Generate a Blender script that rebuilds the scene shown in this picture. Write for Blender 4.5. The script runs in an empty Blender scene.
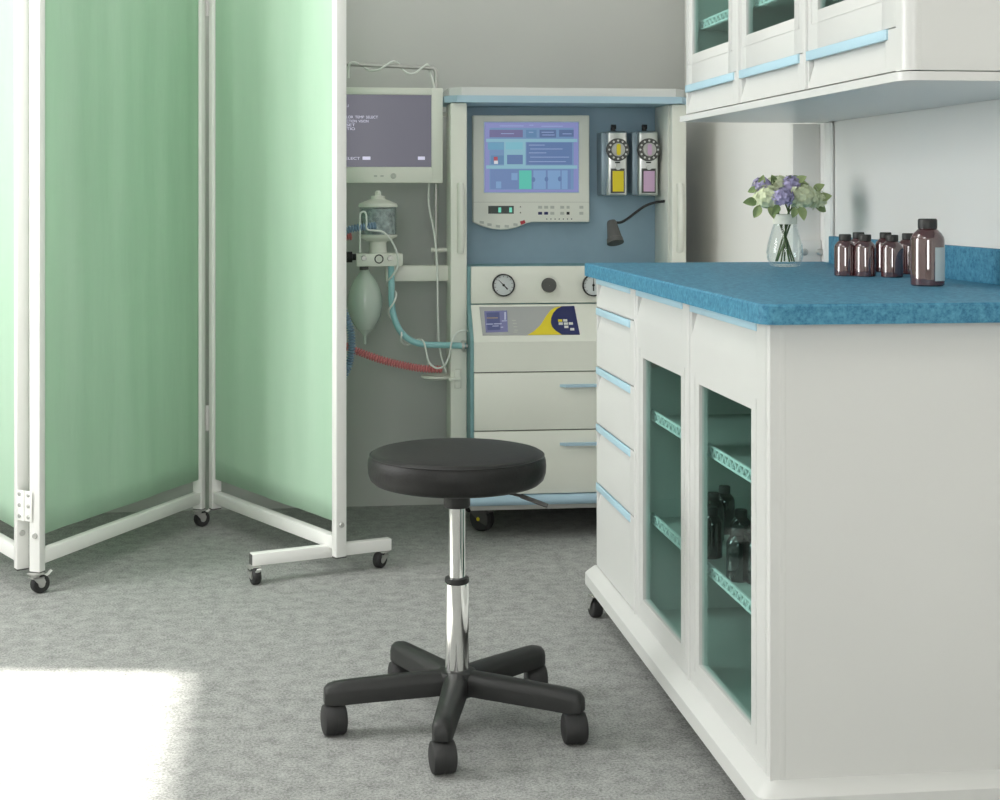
import bpy, bmesh, math, random
from mathutils import Vector, Matrix
R = math.radians
random.seed(7)
C = bpy.context.scene.collection
sc = bpy.context.scene

# ------------------------------------------------------------------ camera
F, CX, HY, CAMZ = 1480.0, 470.0, 195.0, 1.05
PSI = math.atan((CX - 296.0) / F)
cam = bpy.data.cameras.new('camera'); co = bpy.data.objects.new('camera', cam); C.objects.link(co)
cam.sensor_fit = 'HORIZONTAL'; cam.sensor_width = 36.0; cam.lens = 36.0 * F / 1000.0
cam.shift_x = (500.0 - CX) / 1000.0; cam.shift_y = -(400.0 - HY) / 1000.0
cam.clip_start = 0.05
co.location = (0, 0, CAMZ); co.rotation_euler = (R(90), 0, -PSI)
sc.camera = co
SN, CS = math.sin(PSI), math.cos(PSI)

def ray(px, py):
    r = (px - CX) / F
    return Vector((SN + CS * r, CS - SN * r, -(py - HY) / F))
def at(px, py, Y):                     # point at world depth Y seen at a pixel
    d = ray(px, py); t = Y / d.y
    return Vector((d.x * t, Y, CAMZ + d.z * t))
def on_plane(px, py, p0, n):
    d = ray(px, py); o = Vector((0, 0, CAMZ))
    t = (p0 - o).dot(n) / d.dot(n)
    return o + d * t

# ------------------------------------------------------------------ materials
def lin(c):
    c /= 255.0
    return c / 12.92 if c <= 0.04045 else ((c + 0.055) / 1.055) ** 2.4
def srgb(r, g, b): return (lin(r), lin(g), lin(b), 1.0)

def mat(name, col, rough=0.5, metal=0.0, spec=0.5, coat=0.0, noise=0.0, nscale=30.0, bump=0.0, bscale=200.0, emit=0.0, detail=4.0, stretch=None):
    m = bpy.data.materials.new(name); m.use_nodes = True
    nt = m.node_tree; b = nt.nodes['Principled BSDF']
    b.inputs['Base Color'].default_value = col
    b.inputs['Roughness'].default_value = rough
    b.inputs['Metallic'].default_value = metal
    b.inputs['Specular IOR Level'].default_value = spec
    b.inputs['Coat Weight'].default_value = coat
    b.inputs['Coat Roughness'].default_value = 0.08
    if emit:
        b.inputs['Emission Color'].default_value = col
        b.inputs['Emission Strength'].default_value = emit
    tc = nt.nodes.new('ShaderNodeTexCoord'); src = tc.outputs['Object']
    if stretch:
        mp = nt.nodes.new('ShaderNodeMapping'); mp.inputs['Scale'].default_value = stretch
        nt.links.new(src, mp.inputs['Vector']); src = mp.outputs['Vector']
    if noise > 0:
        n = nt.nodes.new('ShaderNodeTexNoise'); n.inputs['Scale'].default_value = nscale; n.inputs['Detail'].default_value = detail
        nt.links.new(src, n.inputs['Vector'])
        rmp = nt.nodes.new('ShaderNodeMapRange')
        rmp.inputs[1].default_value = 0.25; rmp.inputs[2].default_value = 0.75
        rmp.inputs[3].default_value = 1.0 - noise; rmp.inputs[4].default_value = 1.0 + noise
        nt.links.new(n.outputs['Fac'], rmp.inputs[0])
        mx = nt.nodes.new('ShaderNodeVectorMath'); mx.operation = 'SCALE'
        mx.inputs[0].default_value = col[:3]
        nt.links.new(rmp.outputs[0], mx.inputs['Scale'])
        nt.links.new(mx.outputs[0], b.inputs['Base Color'])
    if bump > 0:
        n2 = nt.nodes.new('ShaderNodeTexNoise'); n2.inputs['Scale'].default_value = bscale; n2.inputs['Detail'].default_value = 3
        nt.links.new(src, n2.inputs['Vector'])
        bp = nt.nodes.new('ShaderNodeBump'); bp.inputs['Strength'].default_value = bump; bp.inputs['Distance'].default_value = 0.002
        nt.links.new(n2.outputs['Fac'], bp.inputs['Height']); nt.links.new(bp.outputs['Normal'], b.inputs['Normal'])
    return m

def thin_glass(name, tint, refl=0.08, rough=0.02, diff=None, diffw=0.0, graze=0.75):
    m = bpy.data.materials.new(name); m.use_nodes = True
    nt = m.node_tree; nt.nodes.clear()
    out = nt.nodes.new('ShaderNodeOutputMaterial')
    tr = nt.nodes.new('ShaderNodeBsdfTransparent'); tr.inputs['Color'].default_value = tint
    gl = nt.nodes.new('ShaderNodeBsdfGlossy'); gl.inputs['Roughness'].default_value = rough
    gl.inputs['Color'].default_value = (1, 1, 1, 1)
    lw = nt.nodes.new('ShaderNodeLayerWeight'); lw.inputs['Blend'].default_value = 0.5
    pw = nt.nodes.new('ShaderNodeMath'); pw.operation = 'POWER'; pw.inputs[1].default_value = 4.0
    nt.links.new(lw.outputs['Facing'], pw.inputs[0])
    mul = nt.nodes.new('ShaderNodeMath'); mul.operation = 'MULTIPLY_ADD'
    mul.inputs[1].default_value = graze; mul.inputs[2].default_value = refl
    mul.use_clamp = True
    nt.links.new(pw.outputs[0], mul.inputs[0])
    base = tr.outputs[0]
    if diff:
        df = nt.nodes.new('ShaderNodeBsdfDiffuse'); df.inputs['Color'].default_value = diff
        m0 = nt.nodes.new('ShaderNodeMixShader'); m0.inputs[0].default_value = diffw
        nt.links.new(tr.outputs[0], m0.inputs[1]); nt.links.new(df.outputs[0], m0.inputs[2]); base = m0.outputs[0]
    mx = nt.nodes.new('ShaderNodeMixShader')
    nt.links.new(mul.outputs[0], mx.inputs[0]); nt.links.new(base, mx.inputs[1]); nt.links.new(gl.outputs[0], mx.inputs[2])
    nt.links.new(mx.outputs[0], out.inputs['Surface'])
    return m

def emis(name, col, s):
    m = bpy.data.materials.new(name); m.use_nodes = True
    nt = m.node_tree; b = nt.nodes['Principled BSDF']
    b.inputs['Base Color'].default_value = (0.02, 0.02, 0.03, 1); b.inputs['Roughness'].default_value = 0.25
    b.inputs['Emission Color'].default_value = col; b.inputs['Emission Strength'].default_value = s
    return m

def fabric_material():
    m = bpy.data.materials.new('green_fabric'); m.use_nodes = True
    nt = m.node_tree; nt.nodes.clear()
    out = nt.nodes.new('ShaderNodeOutputMaterial')
    tc = nt.nodes.new('ShaderNodeTexCoord')
    mp = nt.nodes.new('ShaderNodeMapping'); mp.inputs['Scale'].default_value = (9, 9, 1.6)
    nt.links.new(tc.outputs['Object'], mp.inputs['Vector'])
    n = nt.nodes.new('ShaderNodeTexNoise'); n.inputs['Scale'].default_value = 1.0; n.inputs['Detail'].default_value = 5
    nt.links.new(mp.outputs[0], n.inputs['Vector'])
    bp = nt.nodes.new('ShaderNodeBump'); bp.inputs['Strength'].default_value = 0.22; bp.inputs['Distance'].default_value = 0.02
    nt.links.new(n.outputs['Fac'], bp.inputs['Height'])
    rmp = nt.nodes.new('ShaderNodeValToRGB')
    rmp.color_ramp.elements[0].position = 0.3; rmp.color_ramp.elements[0].color = srgb(201, 230, 207)
    rmp.color_ramp.elements[1].position = 0.7; rmp.color_ramp.elements[1].color = srgb(210, 236, 215)
    nt.links.new(n.outputs['Fac'], rmp.inputs[0])
    d = nt.nodes.new('ShaderNodeBsdfDiffuse'); t = nt.nodes.new('ShaderNodeBsdfTranslucent')
    nt.links.new(rmp.outputs[0], d.inputs['Color']); nt.links.new(rmp.outputs[0], t.inputs['Color'])
    nt.links.new(bp.outputs[0], d.inputs['Normal']); nt.links.new(bp.outputs[0], t.inputs['Normal'])
    mx = nt.nodes.new('ShaderNodeMixShader'); mx.inputs[0].default_value = 0.35
    nt.links.new(d.outputs[0], mx.inputs[1]); nt.links.new(t.outputs[0], mx.inputs[2])
    nt.links.new(mx.outputs[0], out.inputs['Surface'])
    return m

def carpet_material():
    m = bpy.data.materials.new('grey_speckled_floor'); m.use_nodes = True
    nt = m.node_tree; b = nt.nodes['Principled BSDF']; b.inputs['Roughness'].default_value = 0.75
    b.inputs['Specular IOR Level'].default_value = 0.25
    tc = nt.nodes.new('ShaderNodeTexCoord')
    n1 = nt.nodes.new('ShaderNodeTexNoise'); n1.inputs['Scale'].default_value = 26; n1.inputs['Detail'].default_value = 6; n1.inputs['Roughness'].default_value = 0.7
    n2 = nt.nodes.new('ShaderNodeTexNoise'); n2.inputs['Scale'].default_value = 190; n2.inputs['Detail'].default_value = 4; n2.inputs['Roughness'].default_value = 0.8
    for n in (n1, n2): nt.links.new(tc.outputs['Object'], n.inputs['Vector'])
    ad = nt.nodes.new('ShaderNodeMix'); ad.data_type = 'FLOAT'; ad.inputs[0].default_value = 0.68
    nt.links.new(n1.outputs['Fac'], ad.inputs[2]); nt.links.new(n2.outputs['Fac'], ad.inputs[3])
    rp = nt.nodes.new('ShaderNodeValToRGB')
    rp.color_ramp.elements[0].position = 0.38; rp.color_ramp.elements[0].color = srgb(112, 114, 111)
    rp.color_ramp.elements[1].position = 0.60; rp.color_ramp.elements[1].color = srgb(184, 185, 182)
    nt.links.new(ad.outputs[0], rp.inputs[0]); nt.links.new(rp.outputs[0], b.inputs['Base Color'])
    bp = nt.nodes.new('ShaderNodeBump'); bp.inputs['Strength'].default_value = 0.2; bp.inputs['Distance'].default_value = 0.002
    nt.links.new(n2.outputs['Fac'], bp.inputs['Height']); nt.links.new(bp.outputs[0], b.inputs['Normal'])
    return m

def worktop_material():
    m = bpy.data.materials.new('blue_speckled_worktop'); m.use_nodes = True
    nt = m.node_tree; b = nt.nodes['Principled BSDF']; b.inputs['Roughness'].default_value = 0.55; b.inputs['Specular IOR Level'].default_value = 0.25
    tc = nt.nodes.new('ShaderNodeTexCoord')
    n1 = nt.nodes.new('ShaderNodeTexNoise'); n1.inputs['Scale'].default_value = 110; n1.inputs['Detail'].default_value = 5; n1.inputs['Roughness'].default_value = 0.7
    nt.links.new(tc.outputs['Object'], n1.inputs['Vector'])
    rp = nt.nodes.new('ShaderNodeValToRGB')
    rp.color_ramp.elements[0].position = 0.33; rp.color_ramp.elements[0].color = srgb(48, 106, 136)
    rp.color_ramp.elements[1].position = 0.68; rp.color_ramp.elements[1].color = srgb(90, 154, 180)
    nt.links.new(n1.outputs['Fac'], rp.inputs[0]); nt.links.new(rp.outputs[0], b.inputs['Base Color'])
    return m

M = {}
M['floor'] = carpet_material()
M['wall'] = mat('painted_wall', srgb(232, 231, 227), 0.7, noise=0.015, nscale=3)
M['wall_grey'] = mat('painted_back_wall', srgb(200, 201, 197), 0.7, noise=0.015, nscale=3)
M['ceiling'] = mat('ceiling_paint', srgb(235, 235, 232), 0.8)
M['white'] = mat('white_laminate', srgb(216, 217, 214), 0.32, noise=0.008, nscale=5)
M['white_metal'] = mat('white_enamel', srgb(240, 240, 236), 0.35)
M['cream'] = mat('machine_white_plastic', srgb(226, 228, 218), 0.4, noise=0.01, nscale=6)
M['inside'] = mat('cabinet_inside', srgb(198, 208, 202), 0.6)
M['lattice'] = mat('aqua_shelf_rail', srgb(240, 252, 250), 0.5)
M['paleblue'] = mat('pale_blue_trim', srgb(180, 213, 227), 0.4)
M['machblue'] = mat('machine_blue_trim', srgb(172, 200, 216), 0.4)
M['panelblue'] = mat('machine_blue_panel', srgb(140, 166, 182), 0.45, noise=0.03, nscale=20)
M['teal_side'] = mat('machine_teal_side', srgb(120, 160, 164), 0.5)
M['worktop'] = worktop_material()
M['seam'] = mat('dark_gap', srgb(60, 60, 58), 0.8)
M['fabric'] = fabric_material()
M['leather'] = mat('black_leather', srgb(34, 34, 33), 0.5, spec=0.32, noise=0.25, nscale=38, bump=0.25, bscale=160)
M['piping'] = mat('black_piping', srgb(30, 30, 30), 0.45)
M['blackplastic'] = mat('black_textured_plastic', srgb(36, 37, 36), 0.48, bump=0.25, bscale=500)
M['rubber'] = mat('dark_rubber', srgb(42, 42, 42), 0.6)
M['darkgrey'] = mat('dark_grey_plastic', srgb(84, 84, 82), 0.5)
M['chrome'] = mat('polished_chrome', (0.86, 0.86, 0.84, 1), 0.08, metal=1.0)
M['steel'] = mat('brushed_steel', (0.72, 0.73, 0.72, 1), 0.28, metal=1.0)
M['zinc'] = mat('zinc_bracket', srgb(190, 190, 186), 0.35, metal=0.6)
M['greenglass'] = thin_glass('green_tinted_glass', (0.79, 0.905, 0.885, 1), 0.02, 0.03, graze=0.2)
M['clear'] = thin_glass('clear_vase_glass', (0.95, 0.97, 0.968, 1), 0.02, 0.01)
M['canister'] = thin_glass('frosted_canister', (0.9, 0.93, 0.93, 1), 0.03, 0.15, srgb(150, 165, 165), 0.1, graze=0.4)
M['amber'] = thin_glass('dark_amber_glass', (0.20, 0.09, 0.085, 1), 0.14, 0.03, srgb(100, 60, 62), 0.6)
M['bottleblack'] = thin_glass('black_bottle_plastic', (0.1, 0.1, 0.1, 1), 0.10, 0.06, srgb(30, 26, 27), 0.95)
M['cap'] = mat('black_cap', srgb(42, 42, 40), 0.5)
M['label'] = mat('grey_paper_label', srgb(196, 206, 206), 0.5)
M['band'] = mat('pale_green_band', srgb(236, 238, 224), 0.7, noise=0.05, nscale=150)
M['bag'] = thin_glass('milky_bag_rubber', (0.75, 0.82, 0.77, 1), 0.08, 0.25, srgb(214, 226, 216), 0.7)
M['teal_hose'] = mat('teal_rubber_hose', srgb(146, 196, 200), 0.3)
M['white_tube'] = mat('white_tube', srgb(226, 230, 224), 0.35)
M['blue_hose'] = mat('blue_corrugated_hose', srgb(128, 152, 176), 0.45)
M['red_hose'] = mat('red_corrugated_hose', srgb(214, 132, 134), 0.45)
M['screen_purple'] = emis('dim_purple_screen', srgb(108, 107, 119), 0.72)
M['screen_text'] = emis('screen_white_text', srgb(214, 214, 235), 0.8)
M['stem'] = mat('dark_green_stem', srgb(74, 98, 52), 0.6, noise=0.2, nscale=80)
M['leaf'] = mat('leaf_green', srgb(164, 180, 122), 0.5, noise=0.18, nscale=60)
M['leafdark'] = mat('dark_leaf_green', srgb(124, 146, 94), 0.5, noise=0.18, nscale=60)
M['petalgreen'] = mat('pale_green_petals', srgb(222, 230, 192), 0.6, noise=0.1, nscale=90)
M['petalpurple'] = mat('lilac_petals', srgb(176, 168, 204), 0.6, noise=0.3, nscale=90)
M['yellow'] = mat('yellow_print', srgb(226, 206, 40), 0.5)
M['pink'] = mat('mauve_print', srgb(206, 172, 204), 0.5)
M['navy'] = mat('navy_print', srgb(30, 38, 92), 0.45)
M['greypanel'] = mat('silver_grey_panel', srgb(168, 170, 170), 0.45)
M['dialface'] = mat('gauge_face', srgb(206, 212, 212), 0.4)
M['vapor_side'] = mat('vaporizer_side_reflection_tint', srgb(138, 156, 166), 0.35, metal=0.35)  # reflection of the blue panel put into the base colour
M['black'] = mat('black_print', srgb(24, 24, 24), 0.5)
M['red'] = mat('red_button', srgb(176, 52, 62), 0.45)
M['button'] = mat('pale_button', srgb(186, 190, 182), 0.5)
M['lcd'] = mat('lcd_dark', srgb(70, 78, 74), 0.3)
M['lcdgreen'] = emis('lcd_green_digits', srgb(120, 220, 190), 0.8)

# ------------------------------------------------------------------ mesh helpers
ORG = {}
class MB:
    def __init__(s, off=(0, 0, 0)):
        s.bm = bmesh.new(); s.T = Matrix.Identity(4); s.mi = 0
    def _fin(s, verts, faces):
        for v in verts: v.co = s.T @ v.co
        for f in faces: f.material_index = s.mi
    def box(s, x0, x1, y0, y1, z0, z1, bev=0.0, seg=2, vert_only=False):
        vs = [s.bm.verts.new((x, y, z)) for x in (x0, x1) for y in (y0, y1) for z in (z0, z1)]
        q = [(0, 1, 3, 2), (4, 6, 7, 5), (0, 4, 5, 1), (2, 3, 7, 6), (0, 2, 6, 4), (1, 5, 7, 3)]
        fs = [s.bm.faces.new([vs[i] for i in k]) for k in q]
        if bev > 0:
            es = {e for f in fs for e in f.edges}
            if vert_only: es = {e for e in es if abs(e.verts[0].co.z - e.verts[1].co.z) > 1e-6}
            r = bmesh.ops.bevel(s.bm, geom=list(es), offset=bev, segments=seg, affect='EDGES', profile=0.5)
            fs = [f for f in set(r['faces']) | set(f for f in fs if f.is_valid)]
            allv = {v for f in fs for v in f.verts}
            for v in list(allv):
                for f in v.link_faces: fs.append(f)
            fs = list(set(fs)); vs = list({v for f in fs for v in f.verts})
        s._fin(vs, fs); return s
    def prism(s, poly, p0, ux, uz, d):
        """poly of (u,v); placed at p0 + u*ux + v*uz, extruded by vector d"""
        p0, ux, uz, d = Vector(p0), Vector(ux), Vector(uz), Vector(d)
        a = [s.bm.verts.new(p0 + ux * u + uz * v) for u, v in poly]
        b = [s.bm.verts.new(x.co + d) for x in a]
        fs = [s.bm.faces.new(a), s.bm.faces.new(b[::-1])]
        n = len(a)
        for i in range(n): fs.append(s.bm.faces.new((a[i], b[i], b[(i + 1) % n], a[(i + 1) % n])))
        s._fin(a + b, fs); return s
    def lathe(s, prof, c=(0, 0, 0), axis='Z', seg=32, cap=True):
        c = Vector(c); rings = []; vs = []; fs = []
        for r, h in prof:
            ring = []
            for i in range(seg):
                a = 2 * math.pi * i / seg
                u, v = r * math.cos(a), r * math.sin(a)
                p = {'Z': (u, v, h), 'X': (h, u, v), 'Y': (v, h, u)}[axis]
                ring.append(s.bm.verts.new(c + Vector(p)))
            rings.append(ring); vs += ring
        for a, b in zip(rings, rings[1:]):
            for i in range(seg): fs.append(s.bm.faces.new((a[i], a[(i + 1) % seg], b[(i + 1) % seg], b[i])))
        if cap:
            fs.append(s.bm.faces.new(rings[0][::-1])); fs.append(s.bm.faces.new(rings[-1]))
        s._fin(vs, fs); return s
    def cyl(s, p0, p1, r, r1=None, seg=20):
        return s.tube([p0, p1], r, seg, radii=[r, r if r1 is None else r1])
    def tube(s, pts, r, seg=10, radii=None, cap=True, flat=1.0):
        pts = [Vector(p) for p in pts]; n = len(pts)
        rad = radii or [r] * n
        t0 = (pts[1] - pts[0]).normalized()
        up = Vector((0, 0, 1)) if abs(t0.z) < 0.9 else Vector((1, 0, 0))
        nrm = (up - t0 * up.dot(t0)).normalized()
        rings, vs, fs = [], [], []
        for i, p in enumerate(pts):
            t = (pts[min(i + 1, n - 1)] - pts[max(i - 1, 0)])
            t = t.normalized() if t.length > 1e-9 else t0
            nrm = (nrm - t * nrm.dot(t)).normalized(); bn = t.cross(nrm)
            ring = [s.bm.verts.new(p + (nrm * math.cos(2 * math.pi * k / seg) * flat + bn * math.sin(2 * math.pi * k / seg)) * rad[i]) for k in range(seg)]
            rings.append(ring); vs += ring
        for a, b in zip(rings, rings[1:]):
            for i in range(seg): fs.append(s.bm.faces.new((a[i], a[(i + 1) % seg], b[(i + 1) % seg], b[i])))
        if cap: fs.append(s.bm.faces.new(rings[0][::-1])); fs.append(s.bm.faces.new(rings[-1]))
        s._fin(vs, fs); return s
    def ell(s, c, r, u=14, v=10):
        pr = []
        rings, vs, fs = [], [], []
        c = Vector(c); rx, ry, rz = r
        top = s.bm.verts.new(c + Vector((0, 0, rz))); bot = s.bm.verts.new(c - Vector((0, 0, rz)))
        for j in range(1, v):
            th = math.pi * j / v
            rings.append([s.bm.verts.new(c + Vector((rx * math.sin(th) * math.cos(2 * math.pi * i / u), ry * math.sin(th) * math.sin(2 * math.pi * i / u), rz * math.cos(th)))) for i in range(u)])
        for a, b in zip(rings, rings[1:]):
            for i in range(u): fs.append(s.bm.faces.new((a[i], b[i], b[(i + 1) % u], a[(i + 1) % u])))
        for i in range(u):
            fs.append(s.bm.faces.new((top, rings[0][i], rings[0][(i + 1) % u])))
            fs.append(s.bm.faces.new((bot, rings[-1][(i + 1) % u], rings[-1][i])))
        for k in rings: vs += k
        s._fin(vs + [top, bot], fs); return s
    def grid(s, fn, nu, nv):
        vs = [[s.bm.verts.new(fn(i / nu, j / nv)) for j in range(nv + 1)] for i in range(nu + 1)]
        fs = [s.bm.faces.new((vs[i][j], vs[i + 1][j], vs[i + 1][j + 1], vs[i][j + 1])) for i in range(nu) for j in range(nv)]
        s._fin([v for r in vs for v in r], fs); return s
    def build(s, name, m, parent=None, off=None, angle=35, recalc=True):
        if recalc: bmesh.ops.recalc_face_normals(s.bm, faces=s.bm.faces[:])
        o0 = Vector(off) if off is not None else (ORG[parent.name] if parent else Vector((0, 0, 0)))
        for v in s.bm.verts: v.co -= o0
        me = bpy.data.meshes.new(name); s.bm.to_mesh(me); s.bm.free()
        for k in (m if isinstance(m, (list, tuple)) else [m]): me.materials.append(M[k])
        me.polygons.foreach_set('use_smooth', [True] * len(me.polygons))
        me.set_sharp_from_angle(angle=R(angle))
        o = bpy.data.objects.new(name, me); C.objects.link(o)
        if parent: o.parent = parent; ORG[o.name] = o0
        elif off is not None: o.location = o0; ORG[o.name] = o0
        else: ORG[o.name] = o0
        return o

def thing(name, label, cat, loc=(0, 0, 0), group=None):
    o = bpy.data.objects.new(name, None); C.objects.link(o); o.empty_display_size = 0.05
    o.location = loc; o['label'] = label; o['category'] = cat
    if group: o['group'] = group
    ORG[o.name] = Vector(loc)
    return o
def tag(o, label, cat, group=None):
    o['label'] = label; o['category'] = cat
    if group: o['group'] = group
    return o
def struct(o): o['kind'] = 'structure'; return o
def copy_tree(o, parent=None):
    c = o.copy(); C.objects.link(c)
    if parent: c.parent = parent
    for ch in list(o.children): copy_tree(ch, c)
    return c
def spline(pts, n=8):
    P = [Vector(p) for p in pts]; P = [P[0] * 2 - P[1]] + P + [P[-1] * 2 - P[-2]]
    out = []
    for i in range(1, len(P) - 2):
        p0, p1, p2, p3 = P[i - 1:i + 3]
        for k in range(n):
            t = k / n
            out.append(0.5 * (2 * p1 + (p2 - p0) * t + (2 * p0 - 5 * p1 + 4 * p2 - p3) * t * t + (3 * p1 - p0 - 3 * p2 + p3) * t ** 3))
    out.append(P[-2]); return out
def text(body, width, height, loc, name, m, parent, depth=0.0006):
    cu = bpy.data.curves.new('t', 'FONT'); cu.body = body; cu.size = 1; cu.space_word = 1.7; cu.extrude = 0.0
    to = bpy.data.objects.new('t', cu); C.objects.link(to)
    dg = bpy.context.evaluated_depsgraph_get()
    me = bpy.data.meshes.new_from_object(to.evaluated_get(dg))
    bpy.data.objects.remove(to)
    xs = [v.co.x for v in me.vertices]; ys = [v.co.y for v in me.vertices]
    w, h = max(xs) - min(xs), max(ys) - min(ys)
    x0, y0 = min(xs), min(ys); l = Vector(loc) - ORG[parent.name]
    for v in me.vertices:
        v.co = l + Vector(((v.co.x - x0) / w * width, 0, (v.co.y - y0) / h * height))
    me.materials.clear(); me.materials.append(M[m]); me.name = name
    o = bpy.data.objects.new(name, me); C.objects.link(o); o.parent = parent; ORG[o.name] = ORG[parent.name]
    return o

# ------------------------------------------------------------------ room
XL, XR, YB, YF, ZC = -2.2, 1.335, 5.0, -2.0, 2.7
FILL_WIN = (-1.1, 0.1, 1.0, 2.2)  # opening added behind the camera to fill surfaces facing it
def slab(name, x0, x1, y0, y1, z0, z1, m): return struct(MB().box(x0, x1, y0, y1, z0, z1).build(name, m))
slab('floor', XL - .1, XR + .1, YF - .1, YB + .1, -.1, 0, 'floor')
slab('ceiling', XL - .1, XR + .1, YF - .1, YB + .1, ZC, ZC + .1, 'ceiling')
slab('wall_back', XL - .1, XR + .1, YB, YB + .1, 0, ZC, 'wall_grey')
slab('wall_right', XR, XR + .1, YF, YB, 0, ZC, 'wall')
wf = MB()
wf.box(XL - .1, FILL_WIN[0], YF - .1, YF, 0, ZC); wf.box(FILL_WIN[1], XR + .1, YF - .1, YF, 0, ZC); wf.box(FILL_WIN[0], FILL_WIN[1], YF - .1, YF, 0, FILL_WIN[2]); wf.box(FILL_WIN[0], FILL_WIN[1], YF - .1, YF, FILL_WIN[3], ZC)
struct(wf.build('wall_front', 'wall'))
wf = MB(); wf.box(FILL_WIN[0], FILL_WIN[0] + .04, YF - .09, YF - .03, FILL_WIN[2], FILL_WIN[3]); wf.box(FILL_WIN[1] - .04, FILL_WIN[1], YF - .09, YF - .03, FILL_WIN[2], FILL_WIN[3]); wf.box(FILL_WIN[0] + .04, FILL_WIN[1] - .04, YF - .09, YF - .03, FILL_WIN[2], FILL_WIN[2] + .04); wf.box(FILL_WIN[0] + .04, FILL_WIN[1] - .04, YF - .09, YF - .03, FILL_WIN[3] - .04, FILL_WIN[3])
struct(wf.build('window_2', 'white_metal'))  # frame of the added fill window, never in view
WINS = [(2.60, 3.68, 0.75, 2.42)]
wl = MB(); ys = [YF]
for y0, y1, z0, z1 in sorted(WINS):
    wl.box(XL - .1, XL, ys[-1], y0, 0, ZC); wl.box(XL - .1, XL, y0, y1, 0, z0); wl.box(XL - .1, XL, y0, y1, z1, ZC); ys.append(y1)
wl.box(XL - .1, XL, ys[-1], YB, 0, ZC)
struct(wl.build('wall_left', 'wall'))
for i, (y0, y1, z0, z1) in enumerate(WINS):
    fr = MB(); t = .04
    fr.box(XL - .09, XL - .03, y0, y0 + t, z0, z1); fr.box(XL - .09, XL - .03, y1 - t, y1, z0, z1)
    fr.box(XL - .09, XL - .03, y0 + t, y1 - t, z0, z0 + t); fr.box(XL - .09, XL - .03, y0 + t, y1 - t, z1 - t, z1)
    struct(fr.build('window_%d' % (i + 1), 'white_metal'))

# upright board behind the far end of the worktop, with bolted foot plate
tb = MB(); tb.box(1.262, XR - .001, 3.662, 3.69, .0, 1.2325, .002)
tr1 = struct(tb.build('trim_1', 'wall'))
ORG['trim_1'] = Vector((0, 0, 0))
MB().box(1.275, 1.333, 3.652, 3.6615, .80, .935, .002).build('foot_plate', 'wall', tr1)
for bx, bz in [(q_.x, q_.z) for q_ in (at(820, 252, 3.65), at(804.5, 252, 3.65))]:
    MB().lathe([(.009, 3.652), (.009, 3.647), (.005, 3.644)], (bx, 0, bz), 'Y', 16).build('bolt', 'zinc', tr1)
struct(MB().box(1.322, XR - .001, 3.560, 3.606, .881, 1.2325, .006).build('trim_2', 'white_metal'))

# ------------------------------------------------------------------ casters
def screen_caster(parent, x, y, ztop, ang, lever=True):
    """swivel caster: fork + plate, wheel, brake lever. ang = rolling direction"""
    Tm = Matrix.Translation((x, y, 0)) @ Matrix.Rotation(ang, 4, 'Z')
    r = min(.0245, (ztop - .0035) / 2 + .0015)
    b = MB(); b.T = Tm
    b.box(-.018, .018, -.016, .016, ztop - .004, ztop, .001)
    b.lathe([(.012, ztop - .010), (.012, ztop - .004)], (0, 0, 0), 'Z', 14)
    for s in (-1, 1):
        b.prism([(-.014, ztop - .010), (.016, ztop - .010), (.022, r + .006), (.018, r - .006), (.008, r - .005)], (0, s * .0135 - .001, 0), (1, 0, 0), (0, 0, 1), (0, .002, 0))
    b.box(-.014, .018, -.0145, .0145, ztop - .013, ztop - .010)
    c = b.build('caster', 'zinc', parent)
    w = MB(); w.T = Tm
    w.lathe([(.010, -.011), (r - .003, -.011), (r, -.007), (r, .007), (r - .003, .011), (.010, .011)], (.012, 0, r), 'Y', 24)
    w.build('wheel', 'rubber', c)
    h = MB(); h.T = Tm
    h.lathe([(.0095, -.0118), (.0095, .0118)], (.012, 0, r), 'Y', 16)
    h.build('wheel_hub', 'zinc', c)
    if lever:
        l = MB(); l.T = Tm
        l.tube([(.022, 0, ztop - .012), (.034, 0, ztop - .008), (.044, 0, ztop + .001)], .007, 8, flat=.35)
        l.build('brake_lever', 'white_metal', c)
    return c

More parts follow.
